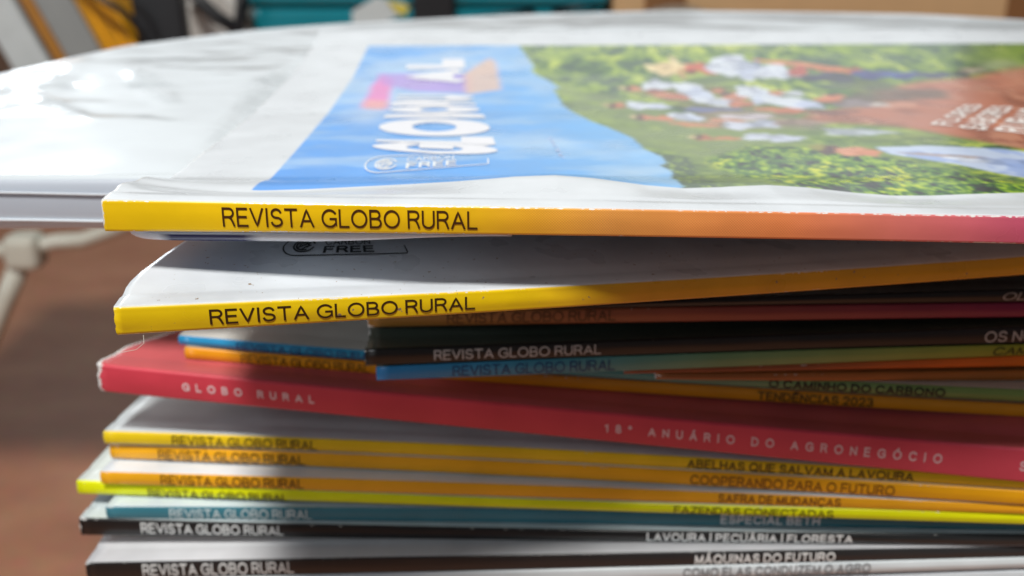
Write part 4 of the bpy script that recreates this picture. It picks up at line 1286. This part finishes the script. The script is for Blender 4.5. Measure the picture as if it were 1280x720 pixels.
for k in range(3):
    tilted_book('book', ('first', 'second', 'third')[k] + ' of three yellow books from the left, standing right of the grey one', xr(122 + k * 14.5), 9.0, TL, 228 - 5 * k, 140, 900, (244, 172, 6),
                (216, 170, 60), ridges=2, grp='yellow books leaning on the bench')

def bench_box(lo_u, hi_u, y, dep, h):
    return xr(lo_u), xr(hi_u)
# black case
bc = empty('black_case', W3((xr(205), 900, BENCH_Z)), 'matte black upright case standing right of the yellow books', 'case')
BK = simple('black_plastic', srgb(28, 30, 34), .45, .15, 80, .1)
me = box_mesh('body', R((xr(204), 905, BENCH_Z + .3)), R((xr(258), 985, BENCH_Z + 190)), 4, 3)
for v in me.vertices:
    f = (v.co.z - (BENCH_Z + CAMZ) * MM) / (.19)
    v.co.x -= .012 * f * (1 if v.co.x < xr(208) * MM else .45)
adopt(link('body', me, BK), bc)
adopt(link('lid', box_mesh('lid', R((xr(190), 903, BENCH_Z + 190.2)), R((xr(256), 987, BENCH_Z + 204)), 4, 3), BK), bc)
# dark cables
def on_bench(u, v, y):
    return at_y(u, v, y)
cb = link('cable', tube_mesh('cable', [R(on_bench(u, v, yy)) for u, v, yy in ((40, -60, 880), (90, -30, 885), (128, 0, 880), (146, 10, 880), (164, 24, 885), (180, 44, 890), (196, 120, 893), (205, 196, 893))], 3.0, 10), BK)
tag(cb, 'black cable hanging across the yellow books', 'cable')
# crumpled white bag with black strap
def crumple(name, lo, hi, mat, amp, seed, n=5):
    bm = bmesh.new()
    bmesh.ops.create_icosphere(bm, subdivisions=n, radius=1)
    for v in bm.verts:
        p = v.co.copy()
        q = Vector([math.copysign(abs(c) ** .6, c) for c in p])
        d = 1 + amp * (float(fnoise(np.array(p.x * 2.2 + 5), np.array(p.y * 2.2 + p.z * 2.6 + 5), seed, 3)) - .5)
        q = q * d
        v.co = Vector([((lo[k] + hi[k]) / 2 + q[k] * (hi[k] - lo[k]) / 2) * MM for k in range(3)])
    zmin = lo[2] * MM
    for v in bm.verts:
        v.co.z = max(v.co.z, zmin)
    me_ = bpy.data.meshes.new(name); bm.to_mesh(me_); bm.free()
    me_.polygons.foreach_set('use_smooth', [True] * len(me_.polygons))
    return me_
wb = empty('cloth_bag', W3((xr(272), 950, BENCH_Z)), 'crumpled white cloth bag with black straps, left of the teal box', 'bag')
adopt(link('body', crumple('body', R((xr(226), 925, BENCH_Z + .3)), R((xr(322), 1010, BENCH_Z + 175)), simple('w', (1, 1, 1)), .7, 3), simple('white_cloth', srgb(202, 200, 196), .8, .15, 50, .4)), wb)
for pts in ([(236, -20, 905), (252, 4, 902), (272, 22, 902), (292, 34, 904), (300, 60, 912)], [(300, -20, 912), (304, 8, 906), (298, 34, 906), (296, 70, 912)]):
    adopt(link('strap', tube_mesh('strap', [R(at_y(*p)) for p in pts], 6.0, 10), BK), wb)
# teal tool box
TEAL = simple('teal_plastic', srgb(14, 130, 146), .3, .12, 20, coat=.4)
tb = empty('tool_box', W3((xr(520), 930, BENCH_Z)), 'teal plastic tool box with black latch, upper middle behind the parcel', 'tool box')
adopt(link('body', box_mesh('body', R((xr(326), 930, BENCH_Z + .3)), R((xr(752), 1120, BENCH_Z + 118)), 6, 3), TEAL), tb)
adopt(link('lid', box_mesh('lid', R((xr(322), 926, BENCH_Z + 119)), R((xr(756), 1124, BENCH_Z + 160)), 8, 3), TEAL), tb)
adopt(link('latch', box_mesh('latch', R((xr(522), 912, BENCH_Z + 70)), R((xr(572), 929, BENCH_Z + 150)), 3, 2), BK), tb)
DKT = simple('dark_teal_recess', srgb(16, 44, 52), .5, .1)
for (u0, v0, u1, v1) in ((590, 24, 668, 14), (690, 16, 748, 5)):
    a, b = at_y(u0, v0, 924), at_y(u1, v1, 924)
    adopt(link('handle', tube_mesh('handle', [R(a), R(((a[0] + b[0]) / 2, 921, (a[2] + b[2]) / 2 + .5)), R(b)], 2.6, 10), DKT), tb)
# leaflet leaning on the tool box
lf = empty('leaflet', W3((xr(478), 905, BENCH_Z)), 'small white and yellow leaflet leaning on the teal tool box', 'leaflet')
def flat_poly(name, pts, y0, y1, mat):
    v = []
    for k, (u, vv) in enumerate(pts):
        v.append(np.array(R(at_y(u, vv, y0))) * MM)
    n = len(v)
    vs = [tuple(a) for a in v] + [(a[0], a[1] + .0008, a[2]) for a in v]
    fs = [tuple(range(n)), tuple(range(2 * n - 1, n - 1, -1))] + [(i, i + n, (i + 1) % n + n, (i + 1) % n) for i in range(n)]
    return link(name, pymesh(name, vs, fs, False), mat)
adopt(flat_poly('sheet', [(440, 14), (470, -4), (508, 4), (500, 20), (476, 30), (470, 160), (440, 160)], 908, 0, simple('leaflet_paper', srgb(196, 204, 206), .5, .1, 60)), lf)
adopt(flat_poly('yellow_stripe', [(483, 0), (512, 8), (506, 20), (494, 14)], 906.5, 0, simple('leaflet_yellow', srgb(206, 190, 70), .5, .1, 60)), lf)
# cardboard box
CB = simple('cardboard', srgb(196, 160, 118), .8, .1, 35, .1)
CB2 = simple('brown_tape', srgb(132, 92, 58), .3, .1, 35, coat=.5)
cbx = empty('cardboard_box', W3((xr(1050), 950, BENCH_Z)), 'tan cardboard box with brown tape at the upper right', 'box')
adopt(link('body', box_mesh('body', R((xr(762), 935, BENCH_Z + .3)), R((xr(1420), 1120, BENCH_Z + 150)), 2), CB), cbx)
adopt(link('tape', box_mesh('tape', R((xr(1238), 932.5, BENCH_Z + 2)), R((xr(1330), 934.6, BENCH_Z + 149)), 0), CB2), cbx)
adopt(link('tape', box_mesh('tape', R((xr(800), 932.5, BENCH_Z + 2)), R((xr(850), 934.6, BENCH_Z + 149)), 0), CB2), cbx)
adopt(link('flap', box_mesh('flap', R((xr(764), 925, BENCH_Z + 151)), R((xr(1416), 1020, BENCH_Z + 154)), .6), CB), cbx)
# roll of tape in front of the cardboard
def ring_mesh(name, c, ro, ri, w):
    bm = bmesh.new(); n = 40
    rg = []
    for k in range(n):
        a = 2 * math.pi * k / n
        ca, sa = math.cos(a), math.sin(a)
        rg.append([bm.verts.new(((c[0] + r_ * ca) * MM, (c[1] + y_) * MM, (c[2] + r_ * sa) * MM)) for r_, y_ in ((ro, 0), (ro, w), (ri, w), (ri, 0))])
    for k in range(n):
        a, b = rg[k], rg[(k + 1) % n]
        for q in range(4):
            bm.faces.new((a[q], a[(q + 1) % 4], b[(q + 1) % 4], b[q]))
    bmesh.ops.recalc_face_normals(bm, faces=bm.faces)
    me_ = bpy.data.meshes.new(name); bm.to_mesh(me_); bm.free(); return me_
tr = empty('tape_roll', W3((xr(838), 905, BENCH_Z)), 'grey tape roll standing in front of the cardboard box', 'tape roll')
adopt(link('tape_winding', ring_mesh('tape_winding', R((xr(838), 900, BENCH_Z + 61)), 60, 42, 26), simple('grey_tape', srgb(150, 140, 126), .5, .1, 60)), tr)
adopt(link('core', ring_mesh('core', R((xr(838), 899, BENCH_Z + 61)), 41.8, 38, 28), CB), tr)

for r_ in REPORT:
    print(*r_)
